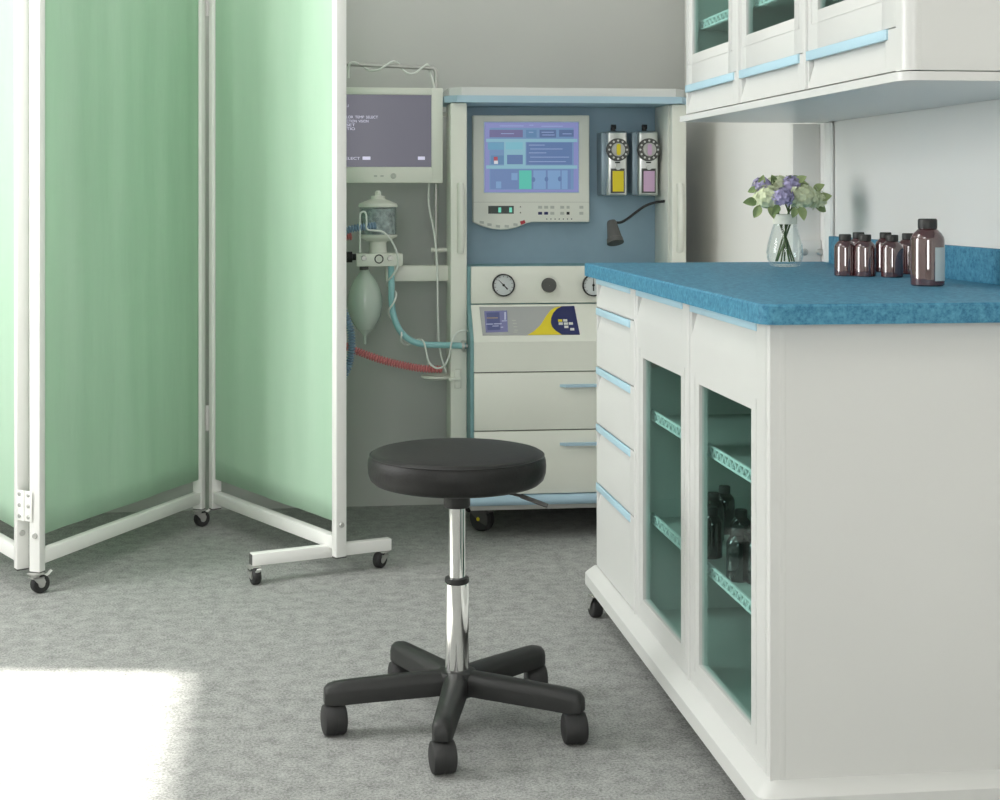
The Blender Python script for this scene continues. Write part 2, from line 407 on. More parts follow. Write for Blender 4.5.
# ------------------------------------------------------------------ folding screen
scr = thing('folding_screen', 'white metal folding screen with green fabric panels on small casters', 'screen', (-.28, 4.4, 0))
ST, SZ0, SZ1 = (.0255, .033), .056, 1.80
def panel(A, B, front, name_pad=''):
    """A,B: post centres (xy). front: +1/-1 side on which the fabric hangs"""
    A, B = Vector((*A, 0)), Vector((*B, 0)); u = (B - A).normalized(); n = Vector((-u.y, u.x, 0)); L = (B - A).length
    Tm = Matrix.Translation(A) @ Matrix(((u.x, n.x, 0, 0), (u.y, n.y, 0, 0), (0, 0, 1, 0), (0, 0, 0, 1)))
    for x in (0, L):
        b = MB(); b.T = Tm; b.box(x - ST[0] / 2, x + ST[0] / 2, -ST[1] / 2, ST[1] / 2, SZ0, SZ1, .0025)
        p = b.build('post', 'white_metal', scr)
        k = MB(); k.T = Tm; k.box(x - ST[0] / 2 + .001, x + ST[0] / 2 - .001, -ST[1] / 2 + .001, ST[1] / 2 - .001, SZ0 - .003, SZ0 + .001)
        k.build('end_plug', 'darkgrey', p)
    for z0, z1 in ((.074, .111), (SZ1 - .038, SZ1)):
        b = MB(); b.T = Tm; b.box(ST[0] / 2, L - ST[0] / 2, -.0135, .0135, z0, z1, .0025)
        b.build('rail', 'white_metal', scr)
    x0, x1 = ST[0] / 2 + .001, L - ST[0] / 2 - .001
    def fab(a, c):
        x = x0 + (x1 - x0) * a; z = .150 + (SZ1 - .055 - .150) * c
        fade = min(1, a * 12, (1 - a) * 12)
        w = .0014 * math.sin(a * 19 + 1.3 * math.sin(c * 2.1)) + .0007 * math.sin(a * 43 + 2 + c * 1.5) + .002 * math.sin(a * 9 + c * 4)
        return Vector((x, front * .005 + w * fade, z))
    b = MB(); b.T = Tm
    b.grid(fab, 90, 24)
    f = b.build('fabric', 'fabric', scr, angle=180, recalc=False)
    sm = f.modifiers.new('thick', 'SOLIDIFY'); sm.thickness = .0012; sm.offset = 0
    return Tm, L
P1a, P1b = (-1.122, 4.76), (-.7265, 4.056)
P2a, P2b = (-.679, 4.018), (-.305, 4.760)
P3a, P3b = (-.255, 4.762), (.118, 4.085)
panel(P1a, P1b, 1); T2, L2 = panel(P2a, P2b, -1); T3, L3 = panel(P3a, P3b, -1)
# hinges joining the posts, three heights on each fold
for (pa, pb, face, zs) in ((P1b, P2a, 1, (.229, 1.66)), (P2b, P3a, -1, (.34, 1.66))):
    for z in zs:
        a, b_ = Vector((*pa, 0)), Vector((*pb, 0)); mid = (a + b_) / 2; d = (b_ - a).normalized(); nn = Vector((d.y, -d.x, 0)) * face
        h = MB()
        Tm = Matrix.Translation(mid + nn * .0185) @ Matrix(((d.x, nn.x, 0, 0), (d.y, nn.y, 0, 0), (0, 0, 1, 0), (0, 0, 0, 1)))
        h.T = Tm
        h.box(-.030, -.002, -.0012, .0, z - .04, z + .04, .0004); h.box(.002, .030, -.0012, .0, z - .04, z + .04, .0008)
        h.cyl((0, 0, z - .04), (0, 0, z + .04), .0045, seg=10)
        hg = h.build('hinge', 'white_metal', scr)
        for sx in (-.017, .017):
            for dz in (-.029, 0, .029):
                q = MB(); q.T = Tm; q.lathe([(.0055, 0), (.0055, .0018), (.003, .003)], (sx, 0, z + dz), 'Y', 10)
                q.build('screw', 'zinc', hg)
# carriage bolts low on the front posts
for (p, (dx, dy)) in ((P1b, (.30, -.95)), (P2a, (-.25, -.97)), (P3b, (.45, -.89))):
    d = Vector((dx, dy, 0)); c = Vector((*p, .152 if p is not P3b else .145))
    q = MB(); q.cyl(c + d * .012, c + d * .0195, .0085, .006, 14); q.build('bolt_head', 'zinc', scr)
screen_caster(scr, P2a[0] - .002, P2a[1] - .012, SZ0 - .002, R(35))
screen_caster(scr, P2b[0] - .002, P2b[1] - .006, SZ0 - .002, R(30))
screen_caster(scr, P1a[0], P1a[1], SZ0 - .002, R(120))
# cross foot under the free end of the third panel
fa, fb = Vector((-.121, 4.047, 0)), Vector((.264, 4.185, 0))
u = (fb - fa).normalized(); n = Vector((-u.y, u.x, 0)); LF = (fb - fa).length
Tm = Matrix.Translation(fa) @ Matrix(((u.x, n.x, 0, 0), (u.y, n.y, 0, 0), (0, 0, 1, 0), (0, 0, 0, 1)))
b = MB(); b.T = Tm; b.box(0, LF, -.014, .014, .0475, .0805, .0025); ft = b.build('foot_bar', 'white_metal', scr)
for x in (0, LF):
    b = MB(); b.T = Tm; b.box(x - .0015, x + .0015, -.0115, .0115, .050, .078, .0005); b.build('end_plug', 'darkgrey', ft)
screen_caster(scr, fa.x + .008, fa.y - .003, .0465, R(-70), True)
screen_caster(scr, fb.x - .022, fb.y - .004, .0465, R(-128), False)

# ------------------------------------------------------------------ swivel stool
SX, SY = .3175, 2.922
st = thing('swivel_stool', 'round black leather swivel stool on a five-spoke wheeled base', 'stool', (SX, SY, 0))
b = MB(); prof = [(.001, .4775), (.11, .4775), (.153, .4785), (.165, .482), (.1725, .489), (.1762, .500), (.1772, .514), (.1762, .526), (.1725, .5345)]
prof += [(.1715, .5355), (.168, .5395), (.157, .542), (.12, .5445), (.06, .546), (.001, .5465)]
b.lathe(prof, (SX, SY, 0), 'Z', 72); seat = b.build('seat', 'leather', st, angle=60)
b = MB(); b.tube([(SX + .1725 * math.cos(2 * math.pi * i / 72), SY + .1725 * math.sin(2 * math.pi * i / 72), .5352) for i in range(73)], .0016, 6)
b.build('seam_piping', 'piping', seat)
b = MB(); b.lathe([(.05, .470), (.05, .4775)], (SX, SY, 0)); b.lathe([(.0245, .431), (.0265, .435), (.0265, .463), (.045, .470)], (SX, SY, 0))
b.box(SX - .05, SX + .05, SY - .05, SY + .05, .470, .476); mt = b.build('seat_mount', 'blackplastic', st)
b = MB(); b.tube([(SX + .02, SY - .02, .466), (SX + .085, SY - .055, .470), (SX + .115, SY - .068, .464), (SX + .150, SY - .08, .452)], .005, 8, flat=.6)
b.tube([(SX + .118, SY - .069, .4635), (SX + .168, SY - .085, .446)], .008, 8, flat=.55)
b.build('height_lever', 'darkgrey', st)
MB().lathe([(.0165, .28), (.0165, .436)], (SX, SY, 0), 'Z', 32).build('chrome_rod', 'chrome', st)
MB().lathe([(.0165, .281), (.024, .282), (.0247, .286), (.0237, .291), (.0165, .292)], (SX, SY, 0), 'Z', 32).build('collar', 'blackplastic', st)
MB().lathe([(.0238, .09), (.0238, .26), (.0235, .280), (.0215, .282)], (SX, SY, 0), 'Z', 32).build('chrome_column', 'chrome', st)
MB().lathe([(.036, .060), (.041, .064), (.041, .095), (.037, .107), (.028, .110)], (SX, SY, 0), 'Z', 32).build('hub', 'blackplastic', st)
CA = [(185.5, 281), (257.5, 277), (329.5, 272), (41.5, 270), (113.5, 279)]
for ang, wa in CA:
    a = R(ang)
    Tm = Matrix.Translation((SX, SY, 0)) @ Matrix.Rotation(a, 4, 'Z')
    b = MB(); b.T = Tm
    # tapering spoke with rounded top; cross-section rings along its length
    secs = [(.025, .0245, .066, .109), (.08, .0228, .064, .108), (.15, .0208, .062, .1055), (.20, .0198, .0605, .1035), (.226, .0195, .0595, .1025), (.244, .019, .0595, .101), (.257, .017, .060, .097), (.2645, .012, .061, .090)]
    rings = []
    for x, hw, z0, z1 in secs:
        ring = [(-hw, z0), (hw, z0), (hw, z0 + (z1 - z0) * .55), (hw * .85, z0 + (z1 - z0) * .82), (hw * .45, z1 - .001), (0, z1), (-hw * .45, z1 - .001), (-hw * .85, z0 + (z1 - z0) * .82), (-hw, z0 + (z1 - z0) * .55)]
        rings.append([b.bm.verts.new(Tm @ Vector((x, y, z))) for y, z in ring])
    for q, w in zip(rings, rings[1:]):
        for i in range(9): b.bm.faces.new((q[i], q[(i + 1) % 9], w[(i + 1) % 9], w[i]))
    b.bm.faces.new(rings[0]); b.bm.faces.new(rings[-1][::-1])
    b.build('spoke', 'blackplastic', st, angle=50)
    px, py = SX + .246 * math.cos(a), SY + .246 * math.sin(a)
    Tc = Matrix.Translation((px, py, 0)) @ Matrix.Rotation(R(wa), 4, 'Z')
    c = MB(); c.T = Tc
    c.cyl((0, 0, .045), (0, 0, .07), .0105, seg=14)
    # hood over the twin wheels
    pts = [(.006 + .0296 * math.cos(R(t)), .030 + .0296 * math.sin(R(t))) for t in range(0, 360, 12)]
    c.prism(pts, (0, -.0022, 0), (1, 0, 0), (0, 0, 1), (0, .0044, 0))
    cs = c.build('caster', 'blackplastic', st)
    for s in (-1, 1):
        w = MB(); w.T = Tc
        w.lathe([(.001, s * .0225), (.023, s * .0225), (.028, s * .0205), (.030, s * .016), (.030, s * .0022), (.026, s * .0018)], (.006, 0, .030), 'Y', 28)
        w.build('wheel', 'rubber', cs)

# ------------------------------------------------------------------ lattice rail helper
def lattice(parent, x, y0, y1, z0, z1, name='shelf_rail'):
    b = MB(); t = .0042
    b.box(x, x + .004, y0, y1, z1 - t, z1); b.box(x, x + .004, y0, y1, z0, z0 + t)
    b.box(x, x + .004, y0, y0 + t, z0, z1); b.box(x, x + .004, y1 - t, y1, z0, z1)
    n = max(3, int(round((y1 - y0) / .031))); p = (y1 - y0) / n; hw = .0023
    for i in range(n):
        for (ya, za, yb, zb) in ((y0 + i * p, z0 + t * .5, y0 + i * p + p * .5, z1 - t * .5), (y0 + i * p + p * .5, z1 - t * .5, y0 + (i + 1) * p, z0 + t * .5)):
            d = Vector((0, yb - ya, zb - za)); L = d.length; d.normalize()
            b.prism([(0, -hw), (L, -hw), (L, hw), (0, hw)], (x + .0005, ya, za), d, Vector((1, 0, 0)).cross(d), (.003, 0, 0))
    return b.build(name, 'lattice', parent)

# ------------------------------------------------------------------ base cabinet
FX, Y0, Y1 = .745, 2.268, 3.632            # face plane, near and far end
cab = thing('base_cabinet', 'long white base cabinet with drawers and two green glass doors under blue worktop', 'cabinet', (1.03, 2.94, 0))
b = MB(); bx = FX + .018
b.box(bx, 1.325, Y0 + .002, Y0 + .018, .118, .8475)            # near end
b.box(bx, 1.325, Y1 - .016, Y1, .118, .8475)           # far end
b.box(1.312, 1.325, Y0 + .018, Y1 - .016, .118, .8475)        # back
b.box(bx, 1.312, Y0 + .018, Y1 - .016, .118, .134)            # bottom
b.box(bx, 1.312, Y0 + .018, Y1 - .016, .832, .8475)            # top
b.box(bx, 1.312, 3.197, 3.208, .134, .832)             # wall between drawers and doors
b.box(bx, bx + .005, 2.738, 2.764, .134, .832)          # mullion
body = b.build('carcass', 'inside', cab)
# rounded near corner post + outer skin of the near end
b = MB(); b.box(FX - .001, 1.3255, Y0 - .002, Y0 + .003, .119, .847, 0)
skin = b.build('end_panel', 'white', cab)
b = MB(); pts = [(FX + .004, Y0 + .0195), (FX - .001, Y0 + .0185), (FX - .0012, Y0 + .0125), (FX + .0005, Y0 + .0085), (FX + .0125, Y0 - .0015), (FX + .017, Y0 - .0028), (FX + .023, Y0 - .003), (FX + .03, Y0 + .001), (FX + .03, Y0 + .0195)]
b.prism(pts, (0, 0, .125), (1, 0, 0), (0, 1, 0), (0, 0, .722)); b.build('corner_post', 'white', cab)
b = MB(); b.box(FX + .012, FX + .018, Y0 + .036, Y1 - .002, .119, .846); b.build('front_backing', 'seam', cab) if False else b.bm.free()
# plinth with sloping top edge
b = MB()
def ring(dx, z, rr=.02):
    pts = []
    x0, x1, y0, y1 = FX - .027 + dx, 1.325, Y0 - .027 + dx, Y1 + .010 - dx * .35
    for cx_, cy_, a0 in ((x0 + rr, y0 + rr, 180), (x1 - .001, y0, 270), (x1 - .001, y1, 0), (x0 + rr * .3, y1 - rr * .3, 90)):
        if a0 in (180,):
            for t in range(0, 91, 15): pts.append((cx_ + rr * math.cos(R(180 + t)), cy_ + rr * math.sin(R(180 + t)), z))
        else: pts.append((cx_ if a0 != 90 else x0, cy_ if a0 != 90 else y1, z))
    return [b.bm.verts.new(p) for p in pts]
rs = [ring(.004, .073), ring(0, .078), ring(0, .106), ring(.004, .111), ring(.022, .1255), ring(.03, .1265)]
for q, w in zip(rs, rs[1:]):
    for i in range(len(q)): b.bm.faces.new((q[i], q[(i + 1) % len(q)], w[(i + 1) % len(w)], w[i]))
b.bm.faces.new(rs[0][::-1]); b.bm.faces.new(rs[-1])
b.build('plinth', 'white', cab)
def cab_caster(x, y):
    c = MB(); Tm = Matrix.Translation((x, y, 0)) @ Matrix.Rotation(R(97), 4, 'Z'); c.T = Tm
    c.box(-.02, .02, -.018, .018, .068, .0728); c.cyl((0, 0, .052), (0, 0, .07), .012, seg=14)
    for s in (-1, 1): c.prism([(-.016, .056), (.018, .056), (.024, .022), (.006, .02)], (0, s * .017 - .001, 0), (1, 0, 0), (0, 0, 1), (0, .002, 0))
    c.box(-.016, .02, -.018, .018, .054, .058, .001)
    o = c.build('caster', 'chrome', cab)
    w = MB(); w.T = Tm; w.lathe([(.008, -.0135), (.022, -.0135), (.0255, -.01), (.0255, .01), (.022, .0135), (.008, .0135)], (.012, 0, .0255), 'Y', 24); w.build('wheel', 'rubber', o)
cab_caster(.742, 3.612); cab_caster(1.29, 3.60); cab_caster(1.29, 2.30); cab_caster(.80, 2.31)

def scooped_front(name, ya, yb, z0, z1, parent, strip_y0, inv=False):
    """slab front with a blue pull lip and a scooped finger recess; strip from strip_y0 to yb"""
    b = MB(); th = .016; ck = .010
    rec = [(0, z0), (0, z1 - .058), (.010, z1 - .022), (.010, z1), (th, z1), (th, z0)]
    if inv: rec = [(0, z1), (0, z0 + .062 + .02), (0, z0 + .062), (.010, z0 + .03), (.010, z0), (th, z0), (th, z1)]
    full = [(0, z0), (0, z1), (th, z1), (th, z0)]
    b.prism(rec, (FXc, strip_y0, 0), (1, 0, 0), (0, 0, 1), (0, yb - ck - strip_y0, 0))
    b.prism(full, (FXc, ya, 0), (1, 0, 0), (0, 0, 1), (0, strip_y0 - ya, 0))
    b.prism(full, (FXc, yb - ck, 0), (1, 0, 0), (0, 0, 1), (0, ck, 0))
    return b.build(name, 'white', parent)
FXc = FX
seams = [.127, .335, .4815, .624, .771, .836]
for k in range(4, -1, -1):
    z0, z1 = seams[k] + .0015, seams[k + 1] - .0015
    if k == 4: z0, z1 = .7725, .8465
    d = scooped_front('drawer', 3.203, Y1 - .002, z0, z1, cab, 3.262) if True else None
    if k == 4: zt = .846
    else: zt = z1
    MB().box(FX - .002, FX + .003, 3.256, Y1 - .001, zt - .0175, zt - .0005, .0008).build('drawer_pull', 'paleblue', d)
MB().box(FX + .0165, FX + .0178, 3.203, Y1 - .003, .121, .846).build('drawer_gap', 'seam', cab)
for (yg0, yg1, yd0, yd1) in ((2.816, 3.134, 2.757, 3.197), (2.368, 2.686, 2.2915, 2.747)):
    b = MB(); zb, zt, gz0, gz1 = .127, .8465, .175, .6975
    b.box(FX, FX + .016, yd0, yg0, zb, gz1 + .075); b.box(FX, FX + .016, yg1, yd1, zb, gz1 + .075)
    b.box(FX, FX + .016, yg0, yg1, zb, gz0)
    b.box(FX, FX + .016, yg0, yg1, gz1, gz1 + .075)
    # upper apron with scooped pull
    ck = .010; z1 = zt
    b.prism([(0, gz1 + .075), (0, z1 - .062), (.010, z1 - .022), (.010, z1), (.016, z1), (.016, gz1 + .075)], (FX, yd0 + .05, 0), (1, 0, 0), (0, 0, 1), (0, yd1 - ck - yd0 - .05, 0))
    for (a, c) in ((yd0, yd0 + .05), (yd1 - ck, yd1)): b.box(FX, FX + .016, a, c, gz1 + .075, z1)
    # fine raised border round the pane
    for (a, c, e, f_) in ((yg0 - .028, yg0 - .026, gz0 - .02, gz1 + .02), (yg1 + .026, yg1 + .028, gz0 - .02, gz1 + .02)):
        b.box(FX - .0012, FX + .001, a, c, e, f_)
    d = b.build('door', 'white', cab)
    MB().box(FX + .006, FX + .010, yg0 - .004, yg1 + .004, gz0 - .004, gz1 + .004).build('glass_pane', 'greenglass', d)
    MB().box(FX - .002, FX + .003, yd0 + .047, yd1 - .001, .8285, .8455, .0008).build('door_pull', 'paleblue', d)
for yy in (3.2, 2.752):
    b = MB(); b.prism([(0, -.0045), (-.003, -.0035), (-.0045, 0), (-.003, .0035), (0, .0045)], (FX, yy, .121), (1, 0, 0), (0, 1, 0), (0, 0, .725)); b.build('mullion', 'white', cab)
for (zs) in (.335, .560):
    b = MB(); b.box(.778, 1.31, 2.288, 3.193, zs - .003, zs + .004); s_ = b.build('shelf', 'inside', cab)
    lattice(s_, .772, 2.765, 3.170, zs - .002, zs + .021); lattice(s_, .772, 2.292, 2.728, zs - .002, zs + .021)

# worktop with upstand along the wall
wt = thing('worktop', 'speckled blue worktop with low upstand along the wall', 'worktop', (1.03, 2.94, .848))
b = MB(); x0, x1, y0, y1, rr = .718, XR - .002, 2.227, 3.648, .026
poly = [(x0 + rr - rr * math.cos(R(t)), y0 + rr - rr * math.sin(R(t))) for t in range(0, 91, 9)] + [(x1, y0), (x1, y1), (x0, y1)]
lo = [b.bm.verts.new((x, y, .848)) for x, y in poly]; hi = [b.bm.verts.new((x, y, .8765)) for x, y in poly]
cxm = Vector((1.03, 2.94, 0))
inn = []
for x, y in poly:
    dx = .0035 if x < 1.0 else 0; ix, iy = x, y
    if abs(x - x0) < .03: ix = x + .003
    if y < y0 + .03: iy = y + .003
    if y > y1 - .01: iy = y - .003
    inn.append(b.bm.verts.new((ix, iy, .880)))
for q, w in ((lo, hi), (hi, inn)):
    for i in range(len(q)): b.bm.faces.new((q[i], q[(i + 1) % len(q)], w[(i + 1) % len(w)], w[i]))
b.bm.faces.new(lo[::-1]); b.bm.faces.new(inn)
b.build('slab', 'worktop', wt, angle=25)
MB().box(1.317, XR - .002, 2.230, 3.557, .8795, .9475, .002).build('upstand', 'worktop', wt)

# ------------------------------------------------------------------ wall cabinet
UX, UY0, UY1, UZ1 = .97, 2.272, 3.618, 2.02
up = thing('wall_cabinet', 'white wall cabinet with green glass doors and pale blue pulls', 'cabinet', (1.15, 2.94, 1.233))
b = MB(); ux = UX + .018
b.box(ux, XR - .002, UY1 - .016, UY1, 1.25, UZ1); b.box(1.318, XR - .002, UY0 + .003, UY1 - .016, 1.25, UZ1)
b.box(ux, XR - .002, UY0 + .003, UY0 + .016, 1.25, UZ1)
b.box(ux, 1.318, UY0 + .016, UY1 - .016, UZ1 - .016, UZ1); b.box(ux, 1.318, UY0 + .016, UY1 - .016, 1.2505, 1.262)
b.build('carcass', 'inside', up)
b = MB(); b.box(UX + .012, XR - .001, UY0 - .002, UY0 + .003, 1.2505, UZ1 + .001); b.build('end_panel', 'white', up)
MB().box(UX + .001, UX + .018, UY1 - .0015, UY1 + .002, 1.2505, UZ1).build('far_edge', 'white', up)
b = MB(); pts = [(UX - .002, UY0 + .036)] + [(UX - .002 + .022 - .022 * math.cos(R(t)), UY0 - .004 + .022 - .022 * math.sin(R(t))) for t in range(0, 91, 10)] + [(UX + .03, UY0 + .001), (UX + .03, UY0 + .036)]
b.prism(pts, (0, 0, 1.2505), (1, 0, 0), (0, 1, 0), (0, 0, UZ1 - 1.2505)); b.build('corner_post', 'white', up)
b = MB(); rr = .03; x0, y0 = UX - .012, UY0 - .014
poly = [(x0 + rr - rr * math.cos(R(t)), y0 + rr - rr * math.sin(R(t))) for t in range(0, 91, 9)] + [(XR - .002, y0), (XR - .002, 3.634), (x0, 3.634)]
b.prism(poly, (0, 0, 1.233), (1, 0, 0), (0, 1, 0), (0, 0, .0145)); b.build('base_board', 'white', up)
MB().box(UX + .0165, UX + .0178, UY0 + .036, UY1 - .003, 1.2515, 1.345).build('flap_gap', 'seam', up)
FXc = UX
for (ya, yb) in ((3.172, 3.614), (2.741, 3.164), (2.310, 2.733)):
    gy0, gy1, gz0, gz1 = (3.253, 3.561, 1.397, 1.95) if ya > 3.1 else ((2.808, 3.121, 1.397, 1.95) if ya > 2.7 else (2.372, 2.678, 1.397, 1.95))
    ck = .010
    # lower flap with the pull
    b = MB(); z0, z1 = 1.2525, 1.3225
    rec = [(0, 1.2525), (0, 1.262), (.010, 1.298), (.010, 1.3225), (.016, 1.3225), (.016, 1.2525)]
    b.prism(rec, (UX, ya + .045, 0), (1, 0, 0), (0, 0, 1), (0, yb - ck - ya - .045, 0))
    b.box(UX, UX + .016, ya, ya + .045, z0, z1); b.box(UX, UX + .016, yb - ck, yb, z0, z1)
    fl = b.build('flap', 'white', up)
    MB().box(UX - .004, UX + .004, ya + .035, yb - .001, 1.306, 1.3235, .0008).build('flap_pull', 'paleblue', fl)
    b = MB(); zb, zt = 1.3245, UZ1 - .002
    b.box(UX, UX + .016, ya, gy0, zb, zt, .0012); b.box(UX, UX + .016, gy1, yb, zb, zt, .0012)
    b.box(UX, UX + .016, gy0 - .001, gy1 + .001, zb, gz0, .0012); b.box(UX, UX + .016, gy0 - .001, gy1 + .001, gz1, zt, .0012)
    b.box(UX - .0012, UX + .001, gy0 - .03, gy1 + .03, gz0 - .024, gz0 - .0225)
    b.box(UX - .0012, UX + .001, gy0 - .03, gy0 - .0285, gz0 - .024, zt - .03); b.box(UX - .0012, UX + .001, gy1 + .0285, gy1 + .03, gz0 - .024, zt - .03)
    d = b.build('door', 'white', up)
    MB().box(UX + .006, UX + .010, gy0 - .004, gy1 + .004, gz0 - .004, gz1 + .004).build('glass_pane', 'greenglass', d)
for yy in (3.168, 2.737):
    b = MB(); b.prism([(0, -.009), (-.005, -.008), (-.0065, 0), (-.005, .008), (0, .009)], (UX, yy, 1.2515), (1, 0, 0), (0, 1, 0), (0, 0, UZ1 - 1.255)); b.build('mullion', 'white', up)
for zs in (1.462, 1.72):
    b = MB(); b.box(UX + .035, 1.316, UY0 + .02, UY1 - .02, zs - .003, zs + .004); s_ = b.build('shelf', 'inside', up)
    for (a, c) in ((3.19, 3.595), (2.75, 3.15), (2.315, 2.72)): lattice(s_, UX + .029, a, c, zs - .002, zs + .021)

# ------------------------------------------------------------------ bottles
def bottle_proto(name, r, h, label, cat, group, bodymat):
    t = thing(name, label, cat, (0, 0, 0), group)
    capr, caph = r * .56, h * .14
    zc = h - caph
    prof = [(.001, 0), (r * .9, 0), (r, r * .08), (r, zc * .79), (r * .96, zc * .845), (r * .82, zc * .91), (r * .63, zc * .965), (r * .52, zc * .985), (r * .48, zc + caph * .4), (.001, zc + caph * .4)]
    b = MB(); b.lathe(prof, (0, 0, 0), 'Z', 32, cap=False); b.build('body', bodymat, t)
    b = MB(); b.lathe([(.001, zc - .001), (capr, zc - .001), (capr * 1.02, zc + caph * .2), (capr * 1.02, zc + caph * .85), (capr * .92, h), (.001, h)], (0, 0, 0), 'Z', 28, cap=False)
    b.build('cap', 'cap', t)
    return t
sm = bottle_proto('medicine_bottle', .0222, .0875, 'x', 'bottle', 'small amber bottles on the worktop', 'amber')
SMALL = [  # px centre, base y, label
    (845, 277, 'small amber bottle on worktop, leftmost in the front row'),
    (865, 277.6, 'small amber bottle on worktop, middle of the front row'),
    (892, 278.4, 'small amber bottle on worktop, front row, next to the tall bottle'),
    (858.5, 273, 'small amber bottle on worktop, leftmost of the back row behind the front bottles'),
    (885.5, 273.2, 'small amber bottle on worktop, middle of the back row behind the front bottles'),
    (908, 275.0, 'small amber bottle on worktop, back row, half hidden by the tall bottle'),
]
def ground(px, py, z):
    d = ray(px, py); t = (z - CAMZ) / d.z; return Vector((d.x * t, d.y * t, z))
for i, (px, py, lb) in enumerate(SMALL):
    o = sm if i == 0 else copy_tree(sm)
    o.location = ground(px, py - 1.2, .8802); o['label'] = lb; o.rotation_euler.z = i * .7
big = bottle_proto('tall_medicine_bottle', .0308, .1255, 'tall amber bottle with a pale paper label at the front of the bottle row', 'bottle', None, 'amber')
big.location = ground(927.5, 285.6, .8802)
b = MB(); a0, a1 = R(-88), R(-22)
b.grid(lambda u_, v_: Vector((.0312 * math.cos(a0 + (a1 - a0) * u_), .0312 * math.sin(a0 + (a1 - a0) * u_), .010 + .0625 * v_)), 12, 1)
lbm = b.build('paper_label', 'label', big); lbm['label'] = 'blank pale grey paper label'
dk = bottle_proto('dark_bottle', .0215, .0985, 'x', 'bottle', 'dark bottles behind the right glass door', 'bottleblack')
SZ = .3395
DARK = [
    (711.5, 2.83, .0, 'dark bottle on cabinet shelf, front left behind the right glass door'),
    (713.5, 2.965, .0, 'dark bottle on cabinet shelf, just behind the front left bottle'),
    (724.5, 3.03, .0, 'dark bottle on cabinet shelf, at the back between the left and right bottles'),
    (741, 2.8, .0, 'dark bottle on cabinet shelf, behind the front right bottle'),
    (738, 2.655, .0, 'dark bottle on cabinet shelf, front right just above the lattice rail'),
    (758, 2.63, .0, 'dark bottle on cabinet shelf, cut off by the right edge of the glass'),
    (702, 2.95, .0, 'dark bottle on cabinet shelf, cut off by the left edge of the glass'),
]
for i, (px, Y, _, lb) in enumerate(DARK):
    o = dk if i == 0 else copy_tree(dk)
    p = at(px, 500, Y); o.location = (p.x, Y, SZ); o['label'] = lb; o.rotation_euler.z = i * .9

# ------------------------------------------------------------------ vase and flowers
VX, VY, VZ = 1.152, 3.40, .8803
va = thing('glass_vase', 'pear-shaped clear glass vase with a pale band round its neck', 'vase', (VX, VY, VZ))
b = MB()
outer = [(.001, .0015), (.028, .0), (.034, .003), (.0415, .018), (.0435, .034), (.041, .052), (.035, .074), (.029, .094), (.0265, .104), (.0265, .124)]
inner = [(r - .0018 if r > .01 else r, z + (.004 if z < .004 else 0)) for r, z in outer[::-1]]
b.lathe(outer + inner, (VX, VY, VZ), 'Z', 40, cap=False); b.build('glass_body', 'clear', va)
MB().lathe([(.0268, .1005), (.0284, .1015), (.0284, .1235), (.0268, .1245)], (VX, VY, VZ), 'Z', 36, cap=False).build('neck_band', 'band', va)

def leaf(b, p, d, L, W, upv=Vector((0, 0, 1)), curl=.25):
    d = Vector(d).normalized(); s = d.cross(upv)
    s = s.normalized() if s.length > .05 else Vector((1, 0, 0)); n = s.cross(d)
    def fn(a, c):
        w = W * (math.sin(math.pi * a ** .8) ** .8) * (c - .5)
        return Vector(p) + d * (L * a) + s * w + n * (-curl * L * a * a + abs(c - .5) * W * .35 * math.sin(math.pi * a))
    b.grid(fn, 7, 4)
def bloom(b, c, r, nfl, squash=.85, pet=.0105):
    ga = math.pi * (3 - 5 ** .5)
    for i in range(nfl):
        z = 1 - 1.75 * (i + .5) / nfl; rad = math.sqrt(max(0, 1 - z * z)); th = ga * i
        n = Vector((rad * math.cos(th), rad * math.sin(th), z))
        p = Vector(c) + Vector((n.x * r, n.y * r, n.z * r * squash)) * random.uniform(.82, 1.12)
        t = n.orthogonal().normalized(); t.rotate(Matrix.Rotation(random.uniform(0, 6.28), 3, n)); bn = n.cross(t)
        for k in range(4):
            a = math.pi / 2 * k
            d = t * math.cos(a) + bn * math.sin(a); s = n.cross(d)
            v = [p - n * .001, p + d * pet * .5 + s * pet * .42 + n * .0015, p + d * pet + n * .001, p + d * pet * .5 - s * pet * .42 + n * .0015]
            b.bm.faces.new([b.bm.verts.new(q) for q in v])
    b.ell(c, (r * .86, r * .86, r * .86 * squash), 12, 8)
def vp(px, py, dy=0.0): return at(px, py, VY + dy)
